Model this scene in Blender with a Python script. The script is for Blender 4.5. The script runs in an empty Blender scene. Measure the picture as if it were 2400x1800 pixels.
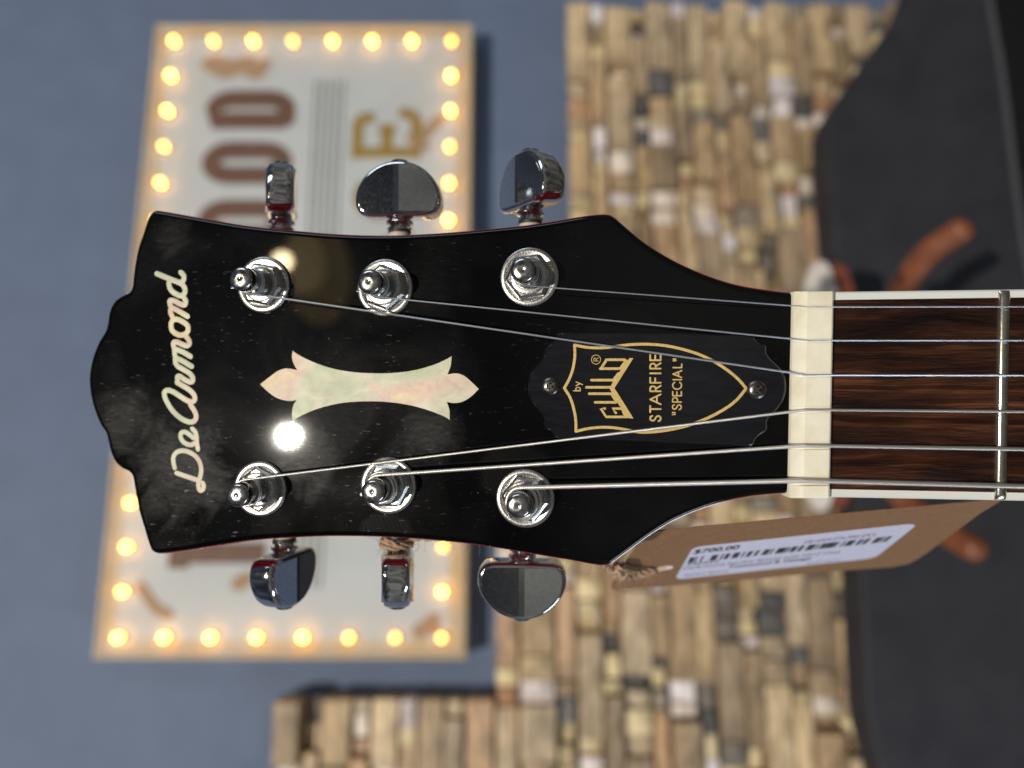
import bpy, bmesh, math, random
from mathutils import Vector, Matrix
from mathutils.geometry import tessellate_polygon

random.seed(7)
scene = bpy.context.scene
COL = scene.collection

# ------------------------------------------------------------------ camera
F = 1730.0            # focal length in photo pixels (photo 2400 x 1800, held sideways: left of the picture is up)
CZ = 1.5              # camera height
cd = bpy.data.cameras.new('camera')
cam = bpy.data.objects.new('camera', cd)
COL.objects.link(cam)
cd.sensor_width = 36.0
cd.lens = F / 2400 * 36.0
cd.clip_start = 0.01
cd.clip_end = 50
cam.matrix_world = Matrix(((0, 1, 0, 0), (0, 0, -1, 0), (-1, 0, 0, CZ), (0, 0, 0, 1)))
cd.dof.use_dof = True
cd.dof.focus_distance = 0.163
cd.dof.aperture_fstop = cd.lens / 3.55
scene.camera = cam

# ------------------------------------------------------------------ world, lamps, exposure
world = bpy.data.worlds.new('World')
scene.world = world
world.use_nodes = True
bg = world.node_tree.nodes['Background']
bg.inputs['Strength'].default_value = 1.0
# the room: soft grey around and below, a dim ceiling
_n = world.node_tree.nodes
_tc = _n.new('ShaderNodeTexCoord')
_sx = _n.new('ShaderNodeSeparateXYZ')
_ma = _n.new('ShaderNodeMath')
_ma.operation = 'MULTIPLY_ADD'
_ma.inputs[1].default_value = 0.5
_ma.inputs[2].default_value = 0.5
_rp = _n.new('ShaderNodeValToRGB')
_rp.color_ramp.elements[0].position = 0.10
_rp.color_ramp.elements[0].color = (0.06, 0.055, 0.05, 1)
_rp.color_ramp.elements[1].position = 0.54
_rp.color_ramp.elements[1].color = (0.150, 0.150, 0.142, 1)
for _p, _c in ((0.60, (0.12, 0.122, 0.12)), (0.66, (0.035, 0.04, 0.05)), (1.0, (0.05, 0.06, 0.08))):
    _e = _rp.color_ramp.elements.new(_p)
    _e.color = (*_c, 1)
world.node_tree.links.new(_tc.outputs['Generated'], _sx.inputs[0])
world.node_tree.links.new(_sx.outputs[2], _ma.inputs[0])
world.node_tree.links.new(_ma.outputs[0], _rp.inputs['Fac'])
_no = _n.new('ShaderNodeTexNoise')
_no.inputs['Scale'].default_value = 4.0
_no.inputs['Detail'].default_value = 3.0
_r2 = _n.new('ShaderNodeValToRGB')
_r2.color_ramp.elements[0].position = 0.40
_r2.color_ramp.elements[0].color = (0.45, 0.45, 0.45, 1)
_r2.color_ramp.elements[1].position = 0.60
_r2.color_ramp.elements[1].color = (1.45, 1.45, 1.45, 1)
_mx = _n.new('ShaderNodeMix')
_mx.data_type = 'RGBA'
_mx.blend_type = 'MULTIPLY'
_mx.inputs[0].default_value = 1.0
world.node_tree.links.new(_tc.outputs['Generated'], _no.inputs['Vector'])
world.node_tree.links.new(_no.outputs['Fac'], _r2.inputs['Fac'])
world.node_tree.links.new(_rp.outputs['Color'], _mx.inputs[6])
world.node_tree.links.new(_r2.outputs['Color'], _mx.inputs[7])
world.node_tree.links.new(_mx.outputs[2], bg.inputs['Color'])


def lamp(name, direction, dist, power, color, size, shape='DISK', size_y=None, target=(0, 0.17, CZ)):
    ld = bpy.data.lights.new(name, 'AREA')
    ld.shape = shape
    ld.size = size
    if size_y:
        ld.size_y = size_y
    ld.energy = power
    ld.color = color
    o = bpy.data.objects.new(name, ld)
    COL.objects.link(o)
    d = Vector(direction).normalized()
    o.location = Vector(target) + d * dist
    o.rotation_euler = d.to_track_quat('Z', 'Y').to_euler()
    return o


TILT = math.radians(9.0)
NRM = Vector((0, -math.cos(TILT), math.sin(TILT)))


def mirror_dir(px, py):
    v = Vector(((900 - py) / F, 1, (1200 - px) / F)).normalized()
    return v - 2 * v.dot(NRM) * NRM


def face_point(px, py):             # the photo point on the headstock face
    p0 = Vector((0, 0.1577, (1200 - 1857) / F * 0.1577 + CZ))
    r = Vector(((900 - py) / F, 1, (1200 - px) / F))
    c = Vector((0, 0, CZ))
    return c + r * ((p0 - c).dot(NRM) / r.dot(NRM))


lamp('sun_lamp', mirror_dir(677, 1022), 6.0, 330, (1.0, 0.93, 0.82), 0.075, target=face_point(677, 1022))
lamp('warm_lamp', mirror_dir(662, 612), 2.2, 0.55, (1.0, 0.80, 0.45), 0.05, target=face_point(662, 612))
lamp('warm_shade_lamp', mirror_dir(745, 640), 2.3, 0.13, (1.0, 0.68, 0.27), 0.34, 'ELLIPSE', 0.21, target=face_point(745, 640))
lamp('warm_shade_lamp_inner', mirror_dir(715, 615), 2.2, 0.055, (1.0, 0.72, 0.32), 0.19, 'ELLIPSE', 0.12, target=face_point(715, 615))
lamp('reflection_fill_side', (1.0, -0.45, 0.55), 1.6, 5.0, (0.80, 0.90, 1.0), 0.5, 'RECTANGLE', 0.9)  # added unseen panel lamp: cool fill and a bright patch for the chrome
lamp('window_lamp_low', (-0.9, -0.35, -0.55), 1.8, 9.0, (0.72, 0.85, 1.0), 0.22, 'RECTANGLE', 0.7)

scene.view_settings.view_transform = 'Standard'
scene.view_settings.look = 'None'
scene.view_settings.exposure = 0.0
scene.view_settings.gamma = 1.0
scene.cycles.use_denoising = True
scene.cycles.max_bounces = 8


# ------------------------------------------------------------------ coordinates
def ray(px, py):
    return Vector(((900 - py) / F, 1.0, (1200 - px) / F))


CAM = Vector((0, 0, CZ))


def at(px, py, depth):
    return CAM + ray(px, py) * depth


def on_plane(px, py, p0, n):
    r = ray(px, py)
    t = (p0 - CAM).dot(n) / r.dot(n)
    return CAM + r * t


P0 = at(1857, 920, 0.1577)          # where the headstock face meets the nut


def HP(px, py, h=0.0):              # photo point -> headstock face, h metres proud of it
    return on_plane(px, py, P0 + NRM * h, NRM)


HX = Vector((1, 0, 0))              # across the headstock (up in the picture)
HZ = HX.cross(NRM)
if HZ.z < 0:
    HZ = -HZ                        # along the headstock (left in the picture)


def to2(p, o):
    d = p - o
    return (d.dot(HX), d.dot(HZ))


FB = 0.1562                         # depth of the fretboard face


def FP(px, py, h=0.0):
    return at(px, py, FB - h)


# wall frame
TH = math.radians(10.6)
WU = Vector((math.cos(TH), math.sin(TH), 0))
WN = Vector((math.sin(TH), -math.cos(TH), 0))
WO = Vector((0, 1.05, CZ))


def WP(px, py, off=0.0):
    return on_plane(px, py, WO + WN * off, WN)


def WUV(px, py, off=0.0):
    d = WP(px, py, off) - WO
    return d.dot(WU), d.z


def wpt(u, v, off):
    return WO + WU * u + WN * off + Vector((0, 0, v))


# ------------------------------------------------------------------ object helpers
def mesh_obj(name, verts, faces, mat, parent=None, smooth=False):
    me = bpy.data.meshes.new(name)
    me.from_pydata([tuple(v) for v in verts], [], faces)
    bm = bmesh.new()
    bm.from_mesh(me)
    big = [f for f in bm.faces if len(f.verts) > 4]
    for f in bm.faces:
        f.smooth = bool(smooth)
    if big:
        res = bmesh.ops.triangulate(bm, faces=big, ngon_method='EAR_CLIP')
        for f in res['faces']:
            f.smooth = False
    bmesh.ops.recalc_face_normals(bm, faces=bm.faces)
    bm.to_mesh(me)
    bm.free()
    if smooth:
        flags = [p.use_smooth for p in me.polygons]
        if smooth != 'all':
            try:
                me.set_sharp_from_angle(angle=math.radians(35))
            except Exception:
                pass
            me.polygons.foreach_set('use_smooth', flags)      # caps stay flat
    if mat:
        me.materials.append(mat)
    o = bpy.data.objects.new(name, me)
    COL.objects.link(o)
    adopt(o, parent)
    return o


def adopt(o, parent):
    if parent is None:
        return
    o.parent = parent
    p, q = parent, Matrix.Identity(4)
    if parent.type == 'EMPTY':
        o.matrix_parent_inverse = parent.matrix_basis.inverted()


def thing(name, label, cat, loc, group=None):
    o = bpy.data.objects.new(name, None)
    o.empty_display_size = 0.02
    o.location = loc
    COL.objects.link(o)
    bpy.context.view_layer.update()
    o['label'] = label
    o['category'] = cat
    if group:
        o['group'] = group
    return o


def tag(o, label, cat, group=None):
    o['label'] = label
    o['category'] = cat
    if group:
        o['group'] = group
    return o


class MB:
    def __init__(self):
        self.v, self.f = [], []

    def add(self, verts, faces):
        n = len(self.v)
        self.v += [Vector(p) for p in verts]
        self.f += [[i + n for i in f] for f in faces]

    def build(self, name, mat, parent=None, smooth=False):
        return mesh_obj(name, self.v, self.f, mat, parent, smooth)


def catmull(pts, sub=6, closed=False):
    pts = [Vector(p) for p in pts]
    n = len(pts)
    out = []
    rng = range(n) if closed else range(n - 1)
    for i in rng:
        p1, p2 = pts[i], pts[(i + 1) % n]
        p0 = pts[(i - 1) % n] if (closed or i > 0) else p1 * 2 - p2
        p3 = pts[(i + 2) % n] if (closed or i < n - 2) else p2 * 2 - p1
        # centripetal
        def tj(t, a, b):
            return t + max((b - a).length, 1e-9) ** 0.5
        t0 = 0.0
        t1 = tj(t0, p0, p1)
        t2 = tj(t1, p1, p2)
        t3 = tj(t2, p2, p3)
        for k in range(sub):
            t = t1 + (t2 - t1) * k / sub
            a1 = p0 * ((t1 - t) / (t1 - t0)) + p1 * ((t - t0) / (t1 - t0))
            a2 = p1 * ((t2 - t) / (t2 - t1)) + p2 * ((t - t1) / (t2 - t1))
            a3 = p2 * ((t3 - t) / (t3 - t2)) + p3 * ((t - t2) / (t3 - t2))
            b1 = a1 * ((t2 - t) / (t2 - t0)) + a2 * ((t - t0) / (t2 - t0))
            b2 = a2 * ((t3 - t) / (t3 - t1)) + a3 * ((t - t1) / (t3 - t1))
            out.append(b1 * ((t2 - t) / (t2 - t1)) + b2 * ((t - t1) / (t2 - t1)))
    if not closed:
        out.append(pts[-1])
    return out


def area2(p):
    return 0.5 * sum(p[i][0] * p[(i + 1) % len(p)][1] - p[(i + 1) % len(p)][0] * p[i][1] for i in range(len(p)))


def inset2(p, d):
    n = len(p)
    out = []
    for i in range(n):
        a, b, c = Vector(p[i - 1]), Vector(p[i]), Vector(p[(i + 1) % n])
        e1, e2 = (b - a), (c - b)
        if e1.length < 1e-9 or e2.length < 1e-9:
            out.append(tuple(b))
            continue
        n1 = Vector((-e1.y, e1.x)).normalized()
        n2 = Vector((-e2.y, e2.x)).normalized()
        m = n1 + n2
        if m.length < 1e-4:
            m = n1
        m.normalize()
        k = min(1.6, 1 / max(0.35, m.dot(n1)))
        out.append(tuple(b + m * d * k))
    return out


def slab(mb, outline, profile, o, ax, ay, an, cap0=True, cap1=True):
    """Closed 2D outline swept through (inset, height) rings: o + ax*x + ay*y + an*h"""
    p = list(outline)
    if area2(p) < 0:
        p.reverse()
    n = len(p)
    verts, faces = [], []
    for ins, h in profile:
        q = inset2(p, ins) if abs(ins) > 1e-9 else p
        verts += [o + ax * a + ay * b + an * h for a, b in q]
    for r in range(len(profile) - 1):
        for i in range(n):
            j = (i + 1) % n
            faces.append([r * n + i, r * n + j, (r + 1) * n + j, (r + 1) * n + i])
    if cap0:
        faces.append(list(range(n)))
    if cap1:
        faces.append([(len(profile) - 1) * n + i for i in range(n)])
    mb.add(verts, faces)


def lathe(mb, prof, o, ax, ay, an, seg=40):
    verts, faces, rings = [], [], []
    for r, h in prof:
        if r < 1e-7:
            rings.append([len(verts)])
            verts.append(o + an * h)
        else:
            rings.append(list(range(len(verts), len(verts) + seg)))
            for k in range(seg):
                a = 2 * math.pi * k / seg
                verts.append(o + ax * (r * math.cos(a)) + ay * (r * math.sin(a)) + an * h)
    for A, B in zip(rings, rings[1:]):
        if len(A) == 1 and len(B) == 1:
            continue
        for k in range(seg):
            j = (k + 1) % seg
            if len(A) == 1:
                faces.append([A[0], B[k], B[j]])
            elif len(B) == 1:
                faces.append([A[k], A[j], B[0]])
            else:
                faces.append([A[k], A[j], B[j], B[k]])
    mb.add(verts, faces)


def tube(mb, pts, rad, seg=10, caps=True, up=None):
    pts = [Vector(p) for p in pts]
    n = len(pts)
    rads = rad if isinstance(rad, (list, tuple)) else [rad] * n
    verts, faces = [], []
    t = (pts[1] - pts[0]).normalized()
    ref = Vector(up) if up else Vector((0.13, 0.97, 0.21))
    if abs(t.dot(ref)) > 0.95:
        ref = Vector((1, 0, 0))
    u = (ref - t * ref.dot(t)).normalized()
    for i in range(n):
        if i == 0:
            t = (pts[1] - pts[0])
        elif i == n - 1:
            t = (pts[-1] - pts[-2])
        else:
            t = (pts[i + 1] - pts[i - 1])
        t = t.normalized()
        u = (u - t * u.dot(t))
        u = u.normalized()
        w = t.cross(u)
        for k in range(seg):
            a = 2 * math.pi * k / seg
            verts.append(pts[i] + (u * math.cos(a) + w * math.sin(a)) * rads[i])
    for i in range(n - 1):
        for k in range(seg):
            j = (k + 1) % seg
            faces.append([i * seg + k, i * seg + j, (i + 1) * seg + j, (i + 1) * seg + k])
    if caps:
        faces.append(list(range(seg)))
        faces.append([(n - 1) * seg + k for k in range(seg)])
    mb.add(verts, faces)


def stroke(mb, pts, hw, hh, nrm, seg=8, round_caps=True, wpro=None):
    """A low, domed ribbon along 3D points on a surface with normal nrm."""
    pts = [Vector(p) for p in pts]
    q = [pts[0]]
    for p in pts[1:]:
        if (p - q[-1]).length > hw * 0.08:
            q.append(p)
    pts = q
    if len(pts) < 2:
        return
    ws = [hw if wpro is None else hw * wpro(i / (len(pts) - 1)) for i in range(len(pts))]
    if round_caps:
        t0 = (pts[0] - pts[1]).normalized()
        t1 = (pts[-1] - pts[-2]).normalized()
        pre, prew, post, postw = [], [], [], []
        for a in (80, 55, 30):
            pre.append(pts[0] + t0 * ws[0] * math.sin(math.radians(a)))
            prew.append(ws[0] * math.cos(math.radians(a)))
        for a in (30, 55, 80):
            post.append(pts[-1] + t1 * ws[-1] * math.sin(math.radians(a)))
            postw.append(ws[-1] * math.cos(math.radians(a)))
        pts = pre + pts + post
        ws = prew + ws + postw
    n = len(pts)
    verts, faces = [], []
    m = seg + 1
    for i in range(n):
        a, b = pts[max(0, i - 1)], pts[min(n - 1, i + 1)]
        t = (b - a).normalized()
        s = nrm.cross(t).normalized()
        for k in range(m):
            an = math.pi * k / seg
            verts.append(pts[i] + s * (ws[i] * math.cos(an)) + nrm * (hh * math.sin(an) ** 0.7 if 0 < k < seg else 0))
    for i in range(n - 1):
        for k in range(seg):
            faces.append([i * m + k, i * m + k + 1, (i + 1) * m + k + 1, (i + 1) * m + k])
    mb.add(verts, faces)


def boxw(mb, u0, u1, v0, v1, f0, f1, ch=0.0):
    """box in the wall frame, chamfered towards the room (f1)"""
    if ch <= 0:
        vs = [wpt(u, v, f) for f in (f0, f1) for (u, v) in ((u0, v0), (u1, v0), (u1, v1), (u0, v1))]
        mb.add(vs, [[0, 1, 2, 3], [4, 5, 6, 7], [0, 1, 5, 4], [1, 2, 6, 5], [2, 3, 7, 6], [3, 0, 4, 7]])
        return
    vs = []
    for f, c in ((f0, 0), (f1 - ch, 0), (f1, ch)):
        vs += [wpt(u, v, f) for (u, v) in ((u0 + c, v0 + c), (u1 - c, v0 + c), (u1 - c, v1 - c), (u0 + c, v1 - c))]
    fs = [[0, 1, 2, 3], [8, 9, 10, 11]]
    for r in (0, 4):
        for i in range(4):
            j = (i + 1) % 4
            fs.append([r + i, r + j, r + 4 + j, r + 4 + i])
    mb.add(vs, fs)


# ------------------------------------------------------------------ materials
def mat(name, color=(0.5, 0.5, 0.5), rough=0.5, metal=0.0, spec=0.5, emit=None, estr=0.0, coat=0.0, coat_rough=0.05):
    m = bpy.data.materials.new(name)
    m.use_nodes = True
    b = m.node_tree.nodes['Principled BSDF']
    b.inputs['Base Color'].default_value = (*color, 1)
    b.inputs['Roughness'].default_value = rough
    b.inputs['Metallic'].default_value = metal
    b.inputs['Specular IOR Level'].default_value = spec
    b.inputs['Coat Weight'].default_value = coat
    b.inputs['Coat Roughness'].default_value = coat_rough
    if emit:
        b.inputs['Emission Color'].default_value = (*emit, 1)
        b.inputs['Emission Strength'].default_value = estr
    return m


class NT:
    def __init__(self, m):
        self.m = m
        self.t = m.node_tree
        self.b = self.t.nodes['Principled BSDF']

    def n(self, typ, **kw):
        nd = self.t.nodes.new(typ)
        for k, v in kw.items():
            setattr(nd, k, v)
        return nd

    def l(self, a, b):
        self.t.links.new(a, b)

    def coord(self, scale=(1, 1, 1), rot=(0, 0, 0), out='Object'):
        tc = self.n('ShaderNodeTexCoord')
        mp = self.n('ShaderNodeMapping')
        mp.inputs['Scale'].default_value = scale
        mp.inputs['Rotation'].default_value = rot
        self.l(tc.outputs[out], mp.inputs['Vector'])
        return mp.outputs['Vector']

    def noise(self, vec, scale, detail=4, rough=0.55, dist=0.0):
        nd = self.n('ShaderNodeTexNoise')
        nd.inputs['Scale'].default_value = scale
        nd.inputs['Detail'].default_value = detail
        nd.inputs['Roughness'].default_value = rough
        nd.inputs['Distortion'].default_value = dist
        self.l(vec, nd.inputs['Vector'])
        return nd.outputs['Fac']

    def ramp(self, fac, stops, interp='LINEAR'):
        r = self.n('ShaderNodeValToRGB')
        r.color_ramp.interpolation = interp
        e = r.color_ramp.elements
        while len(e) < len(stops):
            e.new(0.5)
        for el, (p, c) in zip(e, stops):
            el.position = p
            el.color = (*c, 1) if not isinstance(c, (int, float)) else (c, c, c, 1)
        self.l(fac, r.inputs['Fac'])
        return r.outputs['Color']

    def mixc(self, fac, a, b, blend='MIX'):
        m = self.n('ShaderNodeMix', data_type='RGBA', blend_type=blend)
        for s, v in ((m.inputs[0], fac), (m.inputs[6], a), (m.inputs[7], b)):
            if hasattr(v, 'links') or hasattr(v, 'is_linked'):
                self.l(v, s)
            elif isinstance(v, (int, float)):
                s.default_value = v if s.type == 'VALUE' else (v, v, v, 1)
            else:
                s.default_value = (*v, 1)
        return m.outputs[2]

    def math(self, op, a, b=None, clamp=False):
        m = self.n('ShaderNodeMath', operation=op, use_clamp=clamp)
        for s, v in ((m.inputs[0], a), (m.inputs[1], b)):
            if v is None:
                continue
            if isinstance(v, (int, float)):
                s.default_value = v
            else:
                self.l(v, s)
        return m.outputs[0]

    def bump(self, h, strength=0.2, dist=0.001):
        b = self.n('ShaderNodeBump')
        b.inputs['Strength'].default_value = strength
        b.inputs['Distance'].default_value = dist
        self.l(h, b.inputs['Height'])
        self.l(b.outputs['Normal'], self.b.inputs['Normal'])


def m_lacquer():
    m = mat('black_lacquer', (0.001, 0.001, 0.0012), 0.05, spec=0.36)
    t = NT(m)
    v = t.coord()
    # greasy finger smears: soft patches broken up by ridge-like streaks
    region = t.ramp(t.noise(t.coord((1, 1, 1), (0.3, 0.1, 0.7)), 38, 3, 0.5, 0.6), [(0.46, 0.0), (0.66, 1.0)])
    ridge = t.ramp(t.noise(t.coord((1.0, 1, 0.25), (0.0, 0.9, 0.0)), 1500, 3, 0.6, 0.5), [(0.32, 0.45), (0.68, 1.0)])
    # a few finger prints: oval dabs filled with fine ridges
    fv = t.n('ShaderNodeTexVoronoi')
    fv.inputs['Scale'].default_value = 52
    t.l(t.coord((1, 1, 0.75), (0.15, 0.5, 0.3)), fv.inputs['Vector'])
    fs_ = t.n('ShaderNodeSeparateColor')
    t.l(fv.outputs['Color'], fs_.inputs['Color'])
    dab = t.ramp(t.math('ADD', fv.outputs['Distance'], t.math('MULTIPLY', t.noise(v, 160, 3), 0.25)), [(0.42, 1.0), (0.50, 0.0)])
    dab = t.math('MULTIPLY', dab, t.math('LESS_THAN', fs_.outputs[0], 0.34))
    wv = t.n('ShaderNodeTexWave')
    wv.wave_type = 'RINGS'
    wv.inputs['Scale'].default_value = 330
    wv.inputs['Distortion'].default_value = 6.0
    wv.inputs['Detail'].default_value = 2.0
    wv.inputs['Detail Scale'].default_value = 0.35
    t.l(t.coord((1, 1, 1), (0.0, 0.4, 0.0)), wv.inputs['Vector'])
    dab = t.math('MULTIPLY', dab, t.ramp(wv.outputs['Fac'], [(0.2, 0.7), (0.8, 1.0)]))
    smear = None
    for (px, py, rad) in ((425, 1105, 0.017), (285, 985, 0.011), (700, 1075, 0.013), (400, 560, 0.008), (1010, 1010, 0.010)):
        vd = t.n('ShaderNodeVectorMath', operation='DISTANCE')
        tcn = t.n('ShaderNodeTexCoord')
        t.l(tcn.outputs['Object'], vd.inputs[0])
        vd.inputs[1].default_value = face_point(px, py)
        e = t.math('ADD', t.math('DIVIDE', vd.outputs['Value'], rad), t.math('MULTIPLY', t.noise(v, 75, 6, 0.65, 1.5), 1.7))
        e = t.math('SUBTRACT', 1.0, t.math('MULTIPLY', t.math('SUBTRACT', e, 1.1), 1.5), True)
        smear = e if smear is None else t.math('MAXIMUM', smear, e)
    smear = t.math('MINIMUM', t.math('MAXIMUM', smear, 0.0), 1.0)
    mask = t.math('MULTIPLY', t.math('MAXIMUM', t.math('MULTIPLY', region, 0.30), smear), ridge)
    mask = t.math('MAXIMUM', mask, t.math('MULTIPLY', dab, 0.30))
    # fine wipe scratches, two directions, only in places
    sc = t.ramp(t.noise(t.coord((1.0, 1, 0.05), (0, 0.62, 0)), 2300, 2, 0.5, 0.3), [(0.70, 0.0), (0.76, 1.0)])
    sc2 = t.ramp(t.noise(t.coord((1.0, 1, 0.06), (0, -0.30, 0)), 2000, 2, 0.5, 0.3), [(0.70, 0.0), (0.77, 1.0)])
    sc3 = t.ramp(t.noise(t.coord((1.0, 1, 0.05), (0, 1.25, 0)), 2600, 2, 0.5, 0.3), [(0.70, 0.0), (0.75, 1.0)])
    scm = t.ramp(t.noise(t.coord((1, 1, 1), (0.9, 0.2, 0.1)), 60, 3, 0.6), [(0.45, 0.0), (0.62, 1.0)])
    scn = t.ramp(t.noise(t.coord((1, 1, 1), (0.1, 0.7, 1.1)), 45, 2, 0.6), [(0.45, 0.0), (0.60, 1.0)])
    sc = t.math('MAXIMUM', t.math('MULTIPLY', t.math('MAXIMUM', sc, sc3), scm), t.math('MULTIPLY', sc2, scn))
    # dust specks
    vo = t.n('ShaderNodeTexVoronoi')
    vo.inputs['Scale'].default_value = 430
    t.l(t.coord((1, 1, 1), (0.2, 0.5, 0.8)), vo.inputs['Vector'])
    sep = t.n('ShaderNodeSeparateColor')
    t.l(vo.outputs['Color'], sep.inputs['Color'])
    dot = t.math('LESS_THAN', vo.outputs['Distance'], t.math('MULTIPLY', sep.outputs[1], 0.085))
    dot = t.math('MULTIPLY', dot, t.math('LESS_THAN', sep.outputs[0], 0.06))
    c = t.mixc(t.math('MULTIPLY', mask, 0.5), (0.0010, 0.0010, 0.0012), (0.0040, 0.0036, 0.0034))
    c = t.mixc(dot, c, (0.26, 0.25, 0.23))
    t.l(c, t.b.inputs['Base Color'])
    t.b.inputs['Roughness'].default_value = 0.027
    p2 = t.n('ShaderNodeBsdfPrincipled')
    p2.inputs['Roughness'].default_value = 0.36
    p2.inputs['Specular IOR Level'].default_value = 0.5
    t.l(c, p2.inputs['Base Color'])
    fac = t.math('ADD', t.math('MULTIPLY', mask, 0.17), t.math('MULTIPLY', sc, 0.42), True)
    fac = t.math('ADD', fac, 0.012, True)
    mx = t.n('ShaderNodeMixShader')
    t.l(fac, mx.inputs[0])
    t.l(t.b.outputs[0], mx.inputs[1])
    t.l(p2.outputs[0], mx.inputs[2])
    out = [n for n in t.t.nodes if n.type == 'OUTPUT_MATERIAL'][0]
    t.l(mx.outputs[0], out.inputs['Surface'])
    return m


def m_pearl():
    m = mat('mother_of_pearl', (0.6, 0.6, 0.5), 0.42, spec=0.22)
    t = NT(m)
    v = t.coord((1, 1, 0.8), (0.2, 0.6, 0.1))
    a = t.ramp(t.noise(v, 40, 4, 0.55, 1.0), [(0.28, (0.64, 0.58, 0.44)), (0.40, (0.62, 0.66, 0.46)), (0.48, (0.72, 0.67, 0.52)), (0.56, (0.80, 0.58, 0.46)), (0.61, (0.80, 0.70, 0.42)), (0.72, (0.70, 0.70, 0.56))])
    b = t.ramp(t.noise(v, 260, 4, 0.65, 0.6), [(0.30, 0.72), (0.70, 1.04)])
    t.l(t.mixc(1.0, a, b, 'MULTIPLY'), t.b.inputs['Base Color'])
    return m


def m_rosewood():
    m = mat('rosewood', (0.05, 0.02, 0.012), 0.5, spec=0.2)
    t = NT(m)
    v = t.coord((1, 1, 0.055))
    warp = t.noise(t.coord((1, 1, 0.28)), 70, 2, 0.5)
    # growth bands bent by slow noise
    tc = t.n('ShaderNodeTexCoord')
    sx = t.n('ShaderNodeSeparateXYZ')
    t.l(tc.outputs['Object'], sx.inputs[0])
    x = t.math('ADD', sx.outputs[0], t.math('MULTIPLY', warp, 0.012))
    cb = t.n('ShaderNodeCombineXYZ')
    t.l(x, cb.inputs[0])
    t.l(t.math('MULTIPLY', sx.outputs[2], 0.03), cb.inputs[2])
    band = t.noise(cb.outputs[0], 300, 6, 0.72)
    fine = t.noise(v, 2400, 3, 0.6)
    c = t.ramp(band, [(0.36, (0.0025, 0.0012, 0.001)), (0.44, (0.014, 0.0038, 0.0018)), (0.51, (0.026, 0.0080, 0.0036)), (0.58, (0.060, 0.022, 0.0095)), (0.63, (0.028, 0.0085, 0.0038)), (0.72, (0.004, 0.0018, 0.0012))])
    f = t.ramp(fine, [(0.36, 0.50), (0.52, 1.0), (0.75, 1.25)])
    fig = t.ramp(t.noise(t.coord((1, 1, 0.42), (0.4, 0.1, 0.2)), 95, 2, 0.5, 0.5), [(0.36, 0.75), (0.52, 1.25), (0.66, 2.2)])
    c = t.mixc(1.0, c, fig, 'MULTIPLY')
    t.l(t.mixc(1.0, c, f, 'MULTIPLY'), t.b.inputs['Base Color'])
    pores = t.ramp(t.noise(t.coord((1, 1, 0.08), (0, 0.02, 0)), 3000, 2, 0.5), [(0.38, 0.0), (0.46, 1.0)])
    t.bump(pores, 0.5, 0.0001)
    return m


def m_noisy(name, c0, c1, scale, rough=0.6, stretch=(1, 1, 1), bump=0.0, bscale=None, metal=0.0, detail=4, spec=0.5, bdist=0.0005, r2=None):
    m = mat(name, c0, rough, metal, spec)
    t = NT(m)
    v = t.coord(stretch)
    n = t.noise(v, scale, detail, 0.6)
    t.l(t.ramp(n, [(0.35, c0), (0.65, c1)]), t.b.inputs['Base Color'])
    if r2 is not None:
        t.l(t.ramp(t.noise(v, scale * 1.7, detail, 0.6), [(0.35, rough), (0.65, r2)]), t.b.inputs['Roughness'])
    if bump:
        t.bump(t.noise(v, bscale or scale * 3, 3, 0.6), bump, bdist)
    return m


LAC = m_lacquer()
PEARL = m_pearl()
ROSE = m_rosewood()
RED = mat('cherry_red_lacquer', (0.30, 0.006, 0.012), 0.12, coat=0.5)
PLATE = m_noisy('black_plastic', (0.005, 0.005, 0.007), (0.009, 0.009, 0.012), 900, 0.10, (1, 1, 0.1), 0.03, 1800, r2=0.14, bdist=0.00003)
GOLD = m_noisy('gold_print', (0.50, 0.34, 0.10), (0.66, 0.47, 0.17), 1800, 0.55)
CHROME = m_noisy('chrome', (0.60, 0.60, 0.60), (0.70, 0.70, 0.70), 900, 0.04, metal=1.0, bump=0.05, bscale=1400, r2=0.10, bdist=0.00003)
NICKEL = m_noisy('brushed_nickel', (0.40, 0.395, 0.385), (0.54, 0.53, 0.52), 1500, 0.24, metal=1.0, bump=0.25, bscale=2600, r2=0.34, bdist=0.00008)
POSTM = m_noisy('worn_nickel', (0.36, 0.36, 0.36), (0.48, 0.48, 0.48), 700, 0.14, (1, 1, 1), metal=1.0, r2=0.24)
BONE = m_noisy('cream_bone', (0.77, 0.71, 0.53), (0.87, 0.83, 0.69), 150, 0.5, bump=0.08, bscale=900, bdist=0.0002)
BIND = mat('white_binding', (0.72, 0.73, 0.69), 0.35)
FRET = m_noisy('fret_wire', (0.62, 0.58, 0.48), (0.74, 0.71, 0.64), 600, 0.22, metal=1.0, bump=0.15, bscale=900, bdist=0.0002)
STEEL = mat('string_steel', (0.74, 0.77, 0.82), 0.40, 1.0)
WOUND = mat('wound_nickel', (0.72, 0.68, 0.63), 0.38, 1.0)
DARKMETAL = m_noisy('dark_screw_metal', (0.10, 0.095, 0.09), (0.20, 0.19, 0.18), 2500, 0.30, metal=1.0)
PLASTIC_W = mat('nylon_washer', (0.50, 0.44, 0.38), 0.5)
RUBBER = mat('black_ring', (0.02, 0.018, 0.016), 0.5)
KRAFT = m_noisy('kraft_card', (0.255, 0.142, 0.076), (0.305, 0.175, 0.096), 700, 0.85, bump=0.25, bscale=1600, spec=0.2, detail=6, bdist=0.0001)
PAPER = m_noisy('label_paper', (0.72, 0.71, 0.90), (0.76, 0.75, 0.94), 500, 0.45)
INK = mat('label_ink', (0.035, 0.035, 0.03), 0.6)
JUTE = m_noisy('jute', (0.34, 0.22, 0.14), (0.56, 0.41, 0.29), 2500, 0.9, spec=0.2)
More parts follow.
